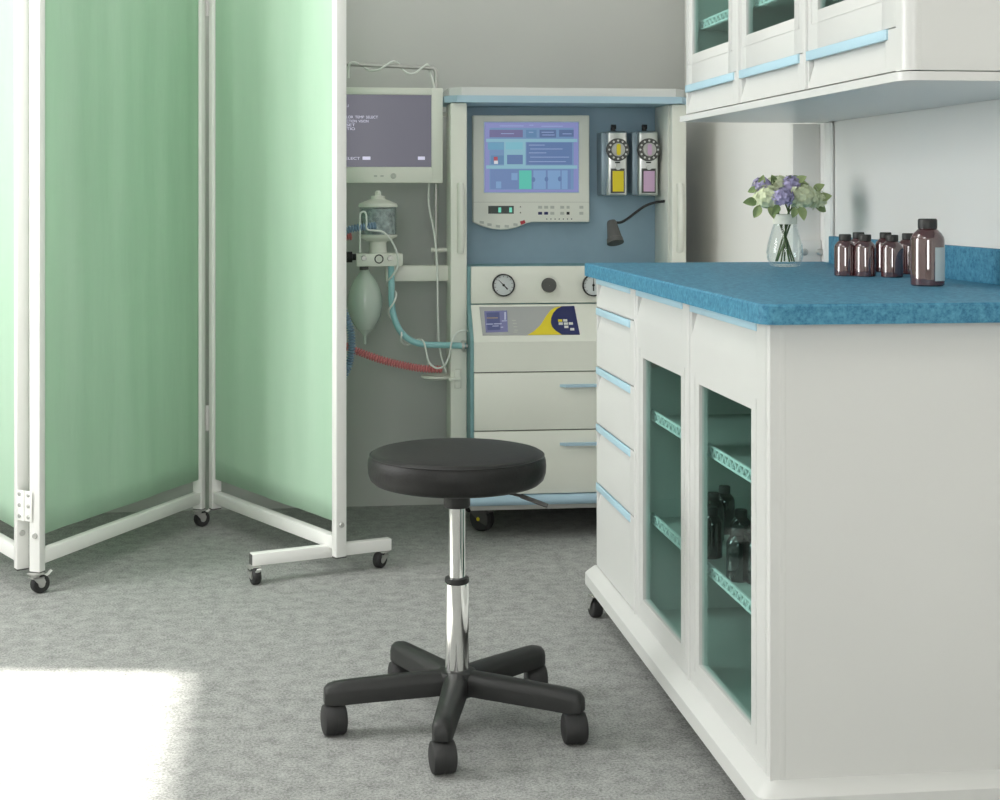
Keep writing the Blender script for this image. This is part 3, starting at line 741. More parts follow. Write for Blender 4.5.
FLOWERS = [
    # bloom px, dy, radius, florets, petals material, label, leaves [(px,py,dx px,dy px,len)]
    (768, 198, -.030, .034, 46, 'petalgreen', 'pale green hydrangea stem at the left of the vase', [(757, 202, -12, 0, .036), (760, 205, -4, 9, .034), (770, 205, 3, 9, .034)]),
    (803, 197, -.034, .035, 48, 'petalgreen', 'pale green hydrangea stem at right front of the vase', [(800, 206, 3, 9, .036), (796, 206, -2, 8, .030)]),
    (816, 200, .012, .025, 30, 'petalgreen', 'pale green hydrangea stem at the far right of the vase', [(817, 199, 12, -3, .036), (815, 205, 8, 4, .036), (813, 190, 8, -4, .03)]),
    (782, 197, -.055, .024, 34, 'petalpurple', 'lilac hydrangea stem at the front centre of the vase', [(779, 205, -5, 8, .03)]),
    (792, 185, -.018, .0235, 30, 'petalpurple', 'lilac hydrangea stem rising at the top right of the vase', [(795, 182, 8, -4, .03), (799, 184, 10, 2, .03)]),
    (762, 186, .0, .021, 26, 'petalpurple', 'small lilac hydrangea stem at the upper left of the vase', [(760, 186, 3, -9, .028), (758, 188, -8, 3, .026)]),
    (779, 185, .010, .028, 30, 'petalgreen', 'green hydrangea bud stem at the top of the vase', [(775, 186, -2, -8, .030), (786, 185, 4, -7, .030), (772, 188, -6, -3, .030), (790, 182, 6, -4, .03)]),
]
for i, (px, py, dy, r, nf, pm, lb, lv) in enumerate(FLOWERS):
    c = vp(px, py, dy)
    a = 2 * math.pi * i / 7 + .4
    base = Vector((VX + .022 * math.cos(a), VY + .022 * math.sin(a), VZ + .012))
    neck = Vector((VX - .013 * math.cos(a) + (c.x - VX) * .12, VY - .013 * math.sin(a) * .8, VZ + .115))
    fl = thing('hydrangea_stem', lb, 'flower', base, 'flowers in the glass vase')
    pts = spline([base, base * .5 + neck * .5 + Vector((0, 0, .002)), neck, neck * .45 + c * .55 + Vector((0, 0, .008)), c], 6)
    MB().tube(pts, .0021, 7).build('stem', 'stem', fl)
    b = MB(); bloom(b, c, r, nf); b.build('bloom', pm, fl, angle=180, recalc=False)
    for j, (lx, ly, ddx, ddy, ll) in enumerate(lv):
        p = vp(lx, ly, dy - .012); q = vp(lx + ddx, ly + ddy, dy - .02 + .012 * (j % 2))
        b = MB(); leaf(b, p, q - p, ll, ll * .62, Vector((0, -1, .35)), .12); b.build('leaf', 'leaf' if (i + j) % 3 else 'leafdark', fl, angle=180, recalc=False)

# ------------------------------------------------------------------ anaesthesia machine
YC, YP, YD = 4.55, 4.75, 4.455           # columns' front, recessed panel, drawer fronts
XA, XB = .474, 1.222
an = thing('anaesthesia_machine', 'tall white and blue anaesthesia trolley with recessed panel, gauges and drawers', 'medical machine', (.845, 4.7, 0))
b = MB()
b.box(XA, .526, YC, 4.68, .125, 1.336, .006)                  # left upright
b.build('upright', 'cream', an)
b = MB(); b.box(1.174, XB, YC, 4.80, .125, 1.336, .006); b.build('upright', 'cream', an)
b = MB(); b.box(.5262, 1.1738, YP, 4.93, .80, 1.336); b.build('back_panel', 'panelblue', an)
b = MB(); b.box(1.169, 1.1738, YC + .03, YP - .0005, .80, 1.336, .002); b.build('side_lining', 'cream', an)
# top slab with cut front corners, pale blue band beneath
def top(z0, z1, e, m, name):
    b = MB(); x0, x1, y0, y1, k = XA - .012 - e, XB + .012 + e, YC - .012 - e, 4.80, .035
    b.prism([(x0 + k, y0), (x1 - k, y0), (x1, y0 + k), (x1, y1), (x0, y1), (x0, y0 + k)], (0, 0, z0), (1, 0, 0), (0, 1, 0), (0, 0, z1 - z0))
    return b.build(name, m, an)
top(1.3365, 1.3575, .004, 'machblue', 'top_band'); top(1.358, 1.384, -.012, 'white', 'top_slab')
# handles on both uprights
for hx in (.505, 1.2):
    b = MB(); b.tube(spline([(hx, YC + .002, 1.085), (hx, YC - .010, 1.05), (hx, YC - .014, .98), (hx, YC - .010, .91), (hx, YC + .002, .872)], 5), .011, 12)
    b.build('upright_handle', 'cream', an)
# lower cabinet: profile in (Y, Z) leaning out below the gauge strip
LX0, LX1 = .537, 1.172
prof = [(4.93, .125), (4.47, .125), (4.47, .606), (YC + .002, .712), (YC + .002, .828), (4.93, .828)]
b = MB(); b.prism(prof, (.5265, 0, 0), (0, 1, 0), (0, 0, 1), (LX1 + .0015 - .5265, 0, 0)); b.build('lower_body', 'teal_side', an)
b = MB(); b.box(LX0, LX1, YC - .012, YC + .002, .7145, .829, .002); gs = b.build('gauge_strip', 'cream', an)
SL0, SL1 = Vector((0, YC - .013, .7105)), Vector((0, YD, .603))
b = MB(); b.prism([(YC - .013, .7105), (YD, .603), (YD, .5125), (4.472, .5125), (4.472, .61), (YC + .001, .7105)], (LX0, 0, 0), (0, 1, 0), (0, 0, 1), (LX1 - LX0, 0, 0))
cf = b.build('control_fascia', 'cream', an)
for z0, z1 in ((.3345, .509), (.140, .331)):
    b = MB(); b.box(LX0, LX1, YD, 4.4695, z0, z1, .0015); d = b.build('drawer', 'cream', an)
    zc = z1 - .045
    b = MB(); b.prism([(.80, -.001), (.815, -.016), (.98, -.016), (.995, -.001), (.995, 0), (.80, 0)], (0, YD, zc), (1, 0, 0), (0, 1, 0), (0, 0, .008)); b.build('drawer_handle', 'machblue', d)
MB().box(LX0 + .001, LX1 - .001, 4.4698, 4.4715, .135, .60).build('drawer_gap', 'seam', an)
b = MB(); b.tube([(LX0 - .02, YD - .004, .122), (LX1 + .02, YD - .004, .122)], .015, 14); b.box(LX0 - .02, LX1 + .02, YD - .004, 4.93, .107, .1375); b.build('bumper', 'machblue', an)
b = MB(); b.box(LX0 - .01, LX1 + .01, YD + .006, 4.93, .092, .1065); b.build('chassis', 'zinc', an)
for cx_, cy_ in ((.588, 4.585), (1.13, 4.60), (.588, 4.86), (1.13, 4.86)):
    Tm = Matrix.Translation((cx_, cy_, 0)) @ Matrix.Rotation(R(140), 4, 'Z')
    c = MB(); c.T = Tm
    c.cyl((0, 0, .07), (0, 0, .0918), .016, seg=14)
    pts = [(.014 + .034 * math.cos(R(t)), .04 + .036 * math.sin(R(t))) for t in range(30, 211, 15)]
    for s in (-1, 1): c.prism(pts + [(.014, .034)], (0, s * .02 - .0015, 0), (1, 0, 0), (0, 0, 1), (0, .003, 0))
    c.prism([(-.02, .06), (.012, .062), (.02, .088), (-.018, .088)], (0, -.02, 0), (1, 0, 0), (0, 0, 1), (0, .04, 0))
    o = c.build('caster', 'darkgrey', an)
    w = MB(); w.T = Tm; w.lathe([(.01, -.014), (.034, -.014), (.04, -.009), (.04, .009), (.034, .014), (.01, .014)], (.014, 0, .04), 'Y', 28); w.build('wheel', 'rubber', o)
    w = MB(); w.T = Tm; w.lathe([(.006, -.0225), (.006, .0225)], (.014, 0, .04), 'Y', 12); w.build('axle_cap', 'yellow', o)
# gauges and knob on the strip
GY = YC - .012
for (px, py, dirn) in ((503.3, 285, (-.6, .62)), (593, 285, (0, .9))):
    c = at(px, py, GY); r = .0350
    b = MB(); b.lathe([(r - .004, GY - .012), (r, GY - .012), (r, GY)], (c.x, 0, c.z), 'Y', 40, cap=False); b.lathe([(r - .004, GY - .012), (r - .004, GY - .006)], (c.x, 0, c.z), 'Y', 40, cap=False)
    g = b.build('pressure_gauge', 'black', an)
    MB().lathe([(.0005, GY - .007), (r - .0035, GY - .007), (r - .0035, GY)], (c.x, 0, c.z), 'Y', 36, cap=False).build('dial_face', 'dialface', g)
    b = MB(); d = Vector((dirn[0], 0, dirn[1])).normalized(); s = Vector((-d.z, 0, d.x))
    pts = [c - d * .018 + s * .0022, c - d * .018 - s * .0022, c + d * .024 - s * .0006, c + d * .024 + s * .0006]
    o0 = Vector((0, GY - .0085 - c.y, 0))
    b.bm.faces.new([b.bm.verts.new(p + o0) for p in pts]); b.lathe([(.004, GY - .0095), (.004, GY - .007)], (c.x, 0, c.z), 'Y', 12)
    for k in range(11):
        a = R(-130 + 26 * k); p = Vector((c.x + math.sin(a) * .027, GY - .0076, c.z + math.cos(a) * .027)); dd = Vector((math.sin(a), 0, math.cos(a))); ss = Vector((dd.z, 0, -dd.x))
        b.bm.faces.new([b.bm.verts.new(p + dd * u_ * .0025 + ss * v_ * .0006) for u_, v_ in ((-1, -1), (1, -1), (1, 1), (-1, 1))])
    b.build('needle', 'black', g)
c = at(548.5, 285, GY)
b = MB(); b.lathe([(.0225, GY), (.0225, GY - .016), (.020, GY - .020), (.0005, GY - .020)], (c.x, 0, c.z), 'Y', 32, cap=False); b.build('control_knob', 'darkgrey', an)
# slanted printed control panel
nrm = Vector((0, -(SL0.z - SL1.z), -(SL0.y - SL1.y))); nrm = Vector((0, SL1.z - SL0.z, SL0.y - SL1.y)).normalized()
if nrm.y > 0: nrm = -nrm
def crop(cx_, cy_, h=0.0): return on_plane(465 + cx_ / 7.143, 260 + cy_ / 7.143, SL0, nrm) + nrm * h
def sheet(pts, h0, h1, name, m, parent):
    b = MB()
    lo = [b.bm.verts.new(crop(x, y, h0)) for x, y in pts]; hi = [b.bm.verts.new(crop(x, y, h1)) for x, y in pts]
    b.bm.faces.new(hi); n_ = len(pts)
    for i in range(n_): b.bm.faces.new((lo[i], lo[(i + 1) % n_], hi[(i + 1) % n_], hi[i]))
    return b.build(name, m, parent)
cp = sheet([(102, 337), (780, 330), (820, 535), (126, 540)], .0, .0012, 'control_panel', 'greypanel', an)
arc = [(690, 333), (655, 352), (630, 380), (615, 415), (612, 450), (622, 480), (645, 505), (690, 535)]
sheet([(445, 538), (490, 512), (540, 465), (580, 400), (610, 362), (640, 342), (690, 332)] + arc[1:], .0012, .0017, 'yellow_swoosh', 'yellow', cp)
sheet([(780, 330), (820, 535)] + arc[::-1], .0012, .0022, 'navy_field', 'navy', cp)
for (x, y) in ((664, 428), (700, 427), (668, 450), (705, 450), (740, 449), (708, 473), (750, 490)):
    sheet([(x, y), (x + 29, y), (x + 30, y + 16), (x + 1, y + 16)], .0022, .0035, 'key', 'yellow' if x == 664 else 'white', cp)
M['smallscreen'] = emis('small_blue_screen', srgb(84, 94, 140), .5); M['lines'] = emis('screen_lines', srgb(190, 196, 220), .6); M['lines_y'] = emis('screen_lines_warm', srgb(170, 150, 110), .6)
M['smallscreen_edge'] = emis('small_screen_edge', srgb(128, 132, 174), .5)
ss = sheet([(137, 367), (300, 362), (306, 515), (148, 520)], .0012, .0017, 'small_display', 'smallscreen_edge', cp)
sheet([(152, 378), (245, 374), (252, 500), (160, 505)], .0017, .0020, 'readout', 'smallscreen', cp)
for (x0, x1, y0, y1, m) in ((155, 235, 414, 420, 'lines_y'), (150, 200, 458, 464, 'lines'), (205, 262, 456, 462, 'lines'), (195, 240, 472, 477, 'lines'), (262, 298, 435, 441, 'lines'), (280, 292, 375, 430, 'lines'), (255, 272, 480, 486, 'lines')):
    sheet([(x0, y0), (x1, y0 - 1), (x1, y1 - 1), (x0, y1)], .0020, .0023, 'readout', m, cp)
for (x, y) in ((335, 430), (340, 452), (345, 476), (350, 500), (345, 514)):
    sheet([(x, y), (x + 28, y), (x + 28, y + 7), (x, y + 7)], .0012, .0018, 'key', 'button', cp)

# main ventilator display on the recessed panel
YM = 4.715
vd = thing('ventilator_display', 'pale ventilator display with bright blue screen on the blue panel', 'display', at(531, 222, YM))
def mc(x, y, Y=YM): return at(465 + x / 6.154, 110 + y / 6.154, Y)
def plate(pts, y0, y1, name, m, parent):
    """flat shape traced in the display's plane, from depth y0 (front) back to y1"""
    b = MB()
    f = [b.bm.verts.new((p.x, y0, p.z)) for p in (mc(x, y) for x, y in pts)]; k = [b.bm.verts.new((v.co.x, y1, v.co.z)) for v in f]
    b.bm.faces.new(f); b.bm.faces.new(k[::-1]); n_ = len(f)
    for i in range(n_): b.bm.faces.new((f[i], k[i], k[(i + 1) % n_], f[(i + 1) % n_]))
    return b.build(name, m, parent)
def rect(x0, y0, x1, y1): return [(x0, y0), (x1, y0), (x1, y1), (x0, y1)]
lobe = [(410, 690), (380, 697), (350, 710), (310, 726), (265, 735), (220, 738), (170, 733), (120, 720), (80, 704), (50, 690)]
hs = plate([(50, 32), (766, 32), (766, 690)] + lobe, YM, YP - .001, 'housing', 'cream', vd)
bv = hs.modifiers.new('soft', 'BEVEL'); bv.width = .003; bv.segments = 2
plate(rect(116, 72, 702, 510), YM - .0012, YM, 'screen_surround', 'machblue', vd)
def em(n, r, g, b_, s=.72):
    M[n] = emis(n, srgb(r, g, b_), s); return n
scn = plate(rect(120, 76, 698, 506), YM - .002, YM - .0012, 'screen', em('scr_base', 140, 146, 200), vd)
SCR = [((150, 110, 668, 490), 'scr_mid', (116, 150, 190)),
       ((130, 178, 690, 197), 'scr_cyan', (142, 190, 206)), ((130, 341, 690, 361), 'scr_cyan', None), ((240, 197, 372, 341), 'scr_cyan', None),
       ((150, 122, 355, 168), 'scr_plum', (116, 112, 154)), ((375, 122, 440, 170), 'scr_blue1', (98, 138, 176)), ((458, 122, 560, 170), 'scr_blue2', (92, 114, 156)), ((578, 122, 668, 165), 'scr_blue2', None),
       ((140, 200, 238, 244), 'scr_blue3', (108, 164, 194)), ((250, 198, 355, 243), 'scr_pale', (128, 192, 208)), ((378, 200, 658, 336), 'scr_blue4', (98, 126, 172)),
       ((160, 280, 238, 334), 'scr_blue1', None), ((258, 276, 355, 334), 'scr_blue4', None), ((156, 366, 650, 486), 'scr_blue5', (112, 138, 184)),
       ((332, 372, 408, 486), 'scr_green', (92, 200, 180)), ((420, 372, 496, 486), 'scr_pale2', (128, 166, 208)), ((508, 372, 586, 486), 'scr_pale2', None), ((594, 372, 630, 486), 'scr_pale2', None),
       ((190, 440, 222, 482), 'scr_pale2', None), ((285, 388, 322, 432), 'scr_pale2', None),
       ((176, 288, 200, 320), 'scr_red', (176, 80, 92)), ((178, 312, 202, 332), 'scr_white', (220, 224, 230))]
for k, (rc, nm, colr) in enumerate(SCR):
    if colr: em(nm, *colr)
    big_ = k == 0
    plate(rect(*rc), YM - (.0023 if big_ else .0025 + .00004 * k), YM - .002, 'screen_tile', nm, scn)
for (x0, y0, x1) in ((392, 214, 490), (400, 238, 600), (392, 262, 500), (400, 288, 640), (392, 316, 620), (212, 96, 360), (395, 92, 420), (470, 98, 600), (220, 144, 300), (470, 135, 545), (475, 152, 550), (392, 135, 420), (600, 145, 655)):
    plate(rect(x0, y0, x1, y0 + 4), YM - .0036, YM - .002, 'screen_line', em('scr_line', 158, 178, 222), scn)
for (x, y) in ((420, 428), (500, 426), (582, 424)):
    plate([(x + 12 * math.cos(R(t)), y + 16 * math.sin(R(t))) for t in range(0, 360, 45)], YM - .0037, YM - .002, 'screen_dot', 'scr_blue4', scn)
M['groove'] = mat('housing_groove', srgb(176, 178, 170), .5)
plate(rect(50, 566, 766, 568), YM - .0006, YM, 'housing_groove', 'groove', vd)
lc = plate(rect(143, 590, 300, 638), YM - .001, YM, 'lcd_window', 'lcd', vd)
for x in (205, 272): plate(rect(x, 600, x + 17, 630), YM - .0014, YM - .001, 'lcd_digit', 'lcdgreen', lc)
for (x, y) in ((336, 590), (336, 626)): plate([(x, y + 9), (x + 5, y), (x + 10, y + 9)], YM - .001, YM, 'key', 'black', vd)
for (x, y) in ((90, 682), (138, 696), (190, 706), (244, 706), (298, 696)): plate([(x, y), (x + 26, y + 3), (x + 25, y + 19), (x - 1, y + 16)], YM - .001, YM, 'key', 'button', vd)
plate([(338, 686), (366, 677), (372, 696), (344, 706)], YM - .002, YM, 'red_key', 'red', vd)
for y in (590, 627):
    for x in (450, 487, 525, 586, 625, 704):
        plate(rect(x, y, x + (24 if x != 625 else 18), y + 17), YM - .001, YM, 'key', 'black' if (y > 600 and x in (625,)) else ('navy' if y > 600 and x < 500 else 'button'), vd)
for k in range(7): plate([(503 + 25.5 * k + 4 * math.cos(R(t)), 671 + 4 * math.sin(R(t))) for t in range(0, 360, 60)], YM - .001, YM, 'indicator_dot', 'darkgrey', vd)

# vaporizers
def vaporizer(px, label, colour):
    Yv = 4.655
    def q(dx, y, Y=Yv): return at(px + dx, y, Y)
    base = q(0, 196, 4.70)
    t = thing('vaporizer', label, 'vaporizer', base, 'vaporizers on the blue panel')
    x0, x1, z0, z1 = q(-9.5, 196).x, q(10.5, 131).x, q(0, 196).z, q(0, 131).z
    b = MB(); b.box(x0, x1, Yv, YP - .001, z0, z1, .008, 3); bd = b.build('housing', 'steel', t)
    MB().box(x0 - .016, x0 + .02, Yv + .02, YP - .001, z0 + .003, z1 - .003, .004).build('rear_block', 'vapor_side', t)
    c = q(0.2, 149.8, Yv)
    b = MB(); b.lathe([(.001, Yv - .014), (.0355, Yv - .014), (.0365, Yv - .012), (.0365, Yv)], (c.x, 0, c.z), 'Y', 40, cap=False); dl = b.build('dial', 'darkgrey', t)
    MB().lathe([(.001, Yv - .020), (.021, Yv - .020), (.022, Yv - .018), (.022, Yv - .014)], (c.x, 0, c.z), 'Y', 32, cap=False).build('dial_knob', 'zinc', dl)
    for k in range(12):
        a = 2 * math.pi * k / 12
        MB().lathe([(.0005, Yv - .0150), (.0034, Yv - .0150), (.0034, Yv - .0138)], (c.x + .0290 * math.cos(a), 0, c.z + .0290 * math.sin(a)), 'Y', 10, cap=False).build('dial_mark', 'white', dl)
    b = MB(); pts = [(.0065 * math.cos(R(a)), .012 + .0065 * math.sin(R(a))) for a in range(0, 181, 30)] + [(.0065 * math.cos(R(a)), -.012 + .0065 * math.sin(R(a))) for a in range(180, 361, 30)]
    b.prism(pts, (c.x, Yv - .024, c.z), (1, 0, 0), (0, 0, 1), (0, .005, 0)); b.build('pointer', colour, dl)
    a0, a1 = q(-4.5, 191.5, Yv), q(6.5, 171, Yv)
    MB().box(a0.x - .006, a1.x + .004, Yv - .0016, Yv + .002, a0.z - .005, a1.z + .008, .001).build('filler_window', 'darkgrey', t)
    MB().box(a0.x, a1.x, Yv - .003, Yv - .0012, a0.z, a1.z).build('colour_panel', colour, t)
    p = q(1, 167, Yv); MB().lathe([(.001, Yv - .006), (.009, Yv - .006), (.010, Yv)], (p.x, 0, p.z), 'Y', 20, cap=False).build('filler_cap', 'steel', t)
    p = q(.5, 162.5, Yv); MB().box(p.x - .008, p.x + .008, Yv - .002, Yv + .002, p.z - .002, p.z + .002).build('index_mark', 'black', t)
    p = q(-4, 131, Yv + .03); b = MB(); b.cyl((p.x, Yv + .03, p.z - .002), (p.x, Yv + .03, p.z + .010), .008, seg=14); b.cyl((p.x - .006, Yv + .03, p.z + .013), (p.x + .009, Yv + .03, p.z + .013), .008, seg=14); b.build('locking_lever', 'black', t)
vaporizer(617, 'silver vaporizer with yellow label and white-dotted black dial', 'yellow')
vaporizer(648, 'silver vaporizer with mauve label and white-dotted black dial', 'pink')

# gooseneck lamp
gl = thing('gooseneck_lamp', 'small dark gooseneck lamp reaching from the right side of the machine', 'lamp', at(664, 202, 4.62))
pts = spline([at(667, 201, 4.62), at(655, 202.5, 4.62), at(645, 206, 4.62), at(635, 213, 4.61), at(627, 219, 4.60), at(620, 222.5, 4.60), at(612.5, 222, 4.60)], 6)
MB().tube(pts, .0042, 10).build('flexible_neck', 'black', gl)
b = MB(); a_, b_ = at(611.5, 221, 4.60), at(615.5, 243, 4.57)
b.tube([a_, a_ + (b_ - a_) * .08, b_ - (b_ - a_) * .22, b_ - (b_ - a_) * .2, b_], .02, 20, radii=[.013, .0155, .0235, .0255, .027]); b.build('lamp_head', 'darkgrey', gl)

# ------------------------------------------------------------------ side arm, pole, monitor
YS = 4.62
b = MB(); p0, p1 = at(386, 266, YS), at(452, 281, YS)
b.box(p0.x, XA + .001, YS, YS + .06, p1.z, p0.z, .003); b.build('side_arm', 'cream', an)
b = MB(); pq = at(436, 68, 4.66); zt = pq.z
b.tube([(pq.x, 4.66, p0.z - .01), (pq.x, 4.66, zt - .02)] + [(pq.x - .016 + .016 * math.cos(R(t)), 4.66, zt - .016 + .016 * math.sin(R(t))) for t in range(15, 91, 15)] + [(at(330, 64, 4.66).x, 4.66, zt + .012)], .0065, 12)
b.build('monitor_pole', 'zinc', an)
for y in (114.5, 250):
    p = at(431, y, 4.66); b = MB(); b.cyl((p.x, 4.66, p.z), (XA + .001, 4.66, p.z), .007, seg=12); b.build('pole_bracket', 'cream', an)
b = MB(); p = at(437, 377, 4.60); b.lathe([(.001, -.006), (.038, -.006), (.05, .0), (.05, .006), (.046, .006)], (p.x, 4.60, p.z), 'Z', 28, cap=False); b.box(p.x + .03, XA + .03, 4.535, 4.60, p.z - .004, p.z + .004, .001); b.box(.486, .505, 4.541, 4.551, p.z - .03, p.z + .03, .002)
b.build('hose_holder', 'cream', an)

mo = thing('patient_monitor', 'white framed monitor with dim purple screen, half hidden by the folding screen', 'monitor', (.25, 4.60, 1.087))
YF0 = 4.595
b = MB(); x1, z0, z1 = at(443, 0, YF0).x, at(443, 183, YF0).z, at(443, 88, YF0).z; x0 = x1 - .43
sx0, sx1, sz0, sz1 = x0 + .035, at(431.5, 0, YF0).x, at(432, 167, YF0).z, at(432, 95, YF0).z
b.box(x0, sx0, YF0, 4.645, z0, z1, .003); b.box(sx1, x1, YF0, 4.645, z0, z1, .003); b.box(sx0 - .001, sx1 + .001, YF0, 4.645, z0, sz0, .003); b.box(sx0 - .001, sx1 + .001, YF0, 4.645, sz1, z1, .003)
b.box(sx0 - .002, sx1 + .002, YF0 + .01, 4.644, sz0 - .002, sz1 + .002)
hs = b.build('bezel', 'cream', mo)
sp = MB(); sp.box(sx0 - .001, sx1 + .001, YF0 + .004, YF0 + .0105, sz0 - .001, sz1 + .001); sp = sp.build('screen', 'screen_purple', mo)
tx = at(340.5, 0, YF0).x
for (body_, ye, xe, hgt) in (('COLOR TEMP SELECT', 118.2, 378, 2.6), ('FUNCTION VISION', 122.3, 368.6, 2.6), ('RESET', 126.2, 355.2, 2.6), ('RATIO', 130, 355, 2.6)):
    p = at(340.5, ye, YF0); text(body_, at(xe, 0, YF0).x - tx, hgt / 316, (tx, YF0 + .0033, p.z), 'screen_text', 'screen_text', sp)
p = at(343, 159.6, YF0); text('SELECT', at(360, 0, YF0).x - p.x, 2.6 / 316, (p.x, YF0 + .0033, p.z), 'screen_text', 'screen_text', sp)
p = at(337, 107, YF0); text('MENU', at(348.5, 0, YF0).x - p.x, 2.6 / 316, (p.x, YF0 + .0033, p.z), 'screen_text', 'screen_text', sp)
for (xa, xb) in ((362.6, 370.5), (418, 425)):
    a_, c_ = at(xa, 159.8, YF0), at(xb, 156.5, YF0); MB().box(a_.x, c_.x, YF0 + .0032, YF0 + .004, a_.z, c_.z).build('screen_key', 'screen_text', sp)
for (xa, w_) in ((375.5, 3), (382, 3)):
    a_ = at(xa, 176, YF0); MB().box(a_.x - .005, a_.x + .005, YF0 - .001, YF0 + .001, a_.z - .0025, a_.z + .0025).build('bezel_button', 'button', mo)
a_ = at(393.5, 176, YF0); MB().lathe([(.001, YF0 - .0015), (.008, YF0 - .0015), (.009, YF0)], (a_.x, 0, a_.z), 'Y', 20, cap=False).build('power_button', 'button', mo)
MB().box(x0 + .12, x0 + .30, 4.6455, 4.653, z0 + .08, z1 - .06).build('rear_mount', 'darkgrey', mo)

# ------------------------------------------------------------------ breathing circuit
YK = 4.60
ab = thing('absorber_canister', 'clear ridged absorber canister standing on a small white valve block', 'canister', at(378, 265, YK))
c = at(378, 193, YK); K = 1 / 315.0
def zz(y): return at(378, y, YK).z
b = MB(); a_, d_ = at(356, 266, YK), at(402, 253, YK); b.box(a_.x, d_.x, YK - .035, YK + .035, a_.z, d_.z, .003); vb = b.build('valve_block', 'cream', ab)
b = MB(); b.lathe([(.028, zz(253)), (.026, zz(243)), (.030, zz(240))], (c.x, YK, 0)); b.build('neck', 'cream', ab)
b = MB(); b.lathe([(.001, zz(241)), (.034, zz(241)), (.057, zz(237.5)), (.060, zz(236)), (.060, zz(234.5)), (.001, zz(234.5))], (c.x, YK, 0), cap=False); b.build('lower_rim', 'cream', ab)
b = MB(); prof = []
for k in range(25):
    z = zz(234.3) + (zz(207.2) - zz(234.3)) * k / 24; prof.append((.0565 + (.0012 if k % 2 else 0), z))
b.lathe(prof, (c.x, YK, 0), 'Z', 48, cap=False); b.build('clear_drum', 'canister', ab)
b = MB()
M['granule'] = mat('grey_granules', srgb(172, 180, 180), .7, noise=.5, nscale=75, bump=.6, bscale=120)
b.lathe([(.001, zz(234.2)), (.053, zz(234.2)), (.053, zz(208.5)), (.001, zz(208))], (c.x, YK, 0), 'Z', 40, cap=False); b.build('granule_fill', 'granule', ab)
b = MB(); b.lathe([(.001, zz(207)), (.060, zz(207)), (.061, zz(205.5)), (.058, zz(203.5)), (.028, zz(199.5)), (.022, zz(199)), (.022, zz(196)), (.010, zz(195.5)), (.009, zz(192)), (.005, zz(190.5)), (.001, zz(190.5))], (c.x, YK, 0), cap=False); b.build('lid', 'cream', ab)
g = at(379, 259, YK - .035)
b = MB(); b.tube([(g.x + .0125 * math.cos(R(t)), YK - .0355, g.z + .0125 * math.sin(R(t))) for t in range(0, 361, 20)], .0018, 6); b.build('dial_ring', 'black', vb)
g = at(349, 257, YK); MB().lathe([(.015, g.x - .012), (.017, g.x - .010), (.017, g.x + .010), (.010, g.x + .011), (.010, a_.x)], (0, YK, g.z), 'X', 20).build('side_knob', 'black', ab)
for px in (364, 390):
    g = at(px, 258, YK - .035); MB().lathe([(.001, YK - .047), (.007, YK - .047), (.009, YK - .035)], (g.x, 0, g.z), 'Y', 16, cap=False).build('port', 'zinc', vb)
g = at(364, 266, YK); MB().lathe([(.014, at(364, 270, YK).z), (.014, g.z)], (g.x, YK, 0)).build('bag_port', 'darkgrey', ab)
# breathing bag
bg = thing('breathing_bag', 'pale translucent rubber breathing bag hanging under the valve block', 'bag', at(365, 345, YK))
c = at(365, 300, YK); prof = []
for y, r in ((269.6, 4), (271, 4.5), (274, 6.5), (280, 11), (288, 14.8), (297, 17), (306, 17.3), (315, 15.5), (322, 12.5), (328, 8.5), (332, 5), (335, 2.2), (338, 1.7), (344, 1.5), (345, .5)):
    prof.append((r * K, at(365, y, YK).z))
MB().lathe(prof, (c.x, YK, 0), 'Z', 32).build('bag_body', 'bag', bg)
MB().tube([(c.x + .026 * math.cos(R(t)), YK + .026 * math.sin(R(t)), at(365, 328.6, YK).z) for t in range(0, 361, 15)], .0016, 6).build('bag_seam', 'bag', bg)

def tubething(name, label, cat, pts, r, m, n=8, seg=12, ridge=0.0, pitch=.006):
    p = spline(pts, n); off = p[-1]
    if ridge:
        q = [p[0]]; 
        L = [0]
        for a_, b_ in zip(p, p[1:]): L.append(L[-1] + (b_ - a_).length)
        N = int(L[-1] / pitch * 4); q = []; rad = []; j = 0
        for k in range(N + 1):
            s_ = L[-1] * k / N
            while j < len(L) - 2 and L[j + 1] < s_: j += 1
            t = (s_ - L[j]) / max(1e-9, L[j + 1] - L[j]); q.append(p[j].lerp(p[j + 1], t)); rad.append(r + ridge * (0, .8, 1, .8)[k % 4] - ridge * .5)
        b = MB(); b.tube(q, r, seg, radii=rad)
    else:
        b = MB(); b.tube(p, r, seg)
    return tag(b.build(name, m, None, off=off, angle=60), label, cat)
YH = 4.565
HP = [(391, 265, YH + .02), (391.5, 285, YH), (391.5, 300, YH), (394, 317, YH), (401, 332, YH), (412, 341, YH), (425, 344.5, YH), (440, 345, YH), (455, 345.5, YH - .02), (466, 346, 4.535)]
hose = [at(*p) for p in HP]
tubething('gas_hose', 'smooth teal rubber hose curving from valve block to machine', 'hose', hose, .0098, 'teal_hose', 8, 14)
hc = at(463, 346, 4.535)
b = MB(); b.lathe([(.017, hc.x - .004), (.017, hc.x + .004)], (0, hc.y, hc.z), 'X', 16); b.lathe([(.006, hc.x + .004), (.006, hc.x + .018)], (0, hc.y, hc.z), 'X', 12)
b.build('hose_coupling', 'zinc', an)
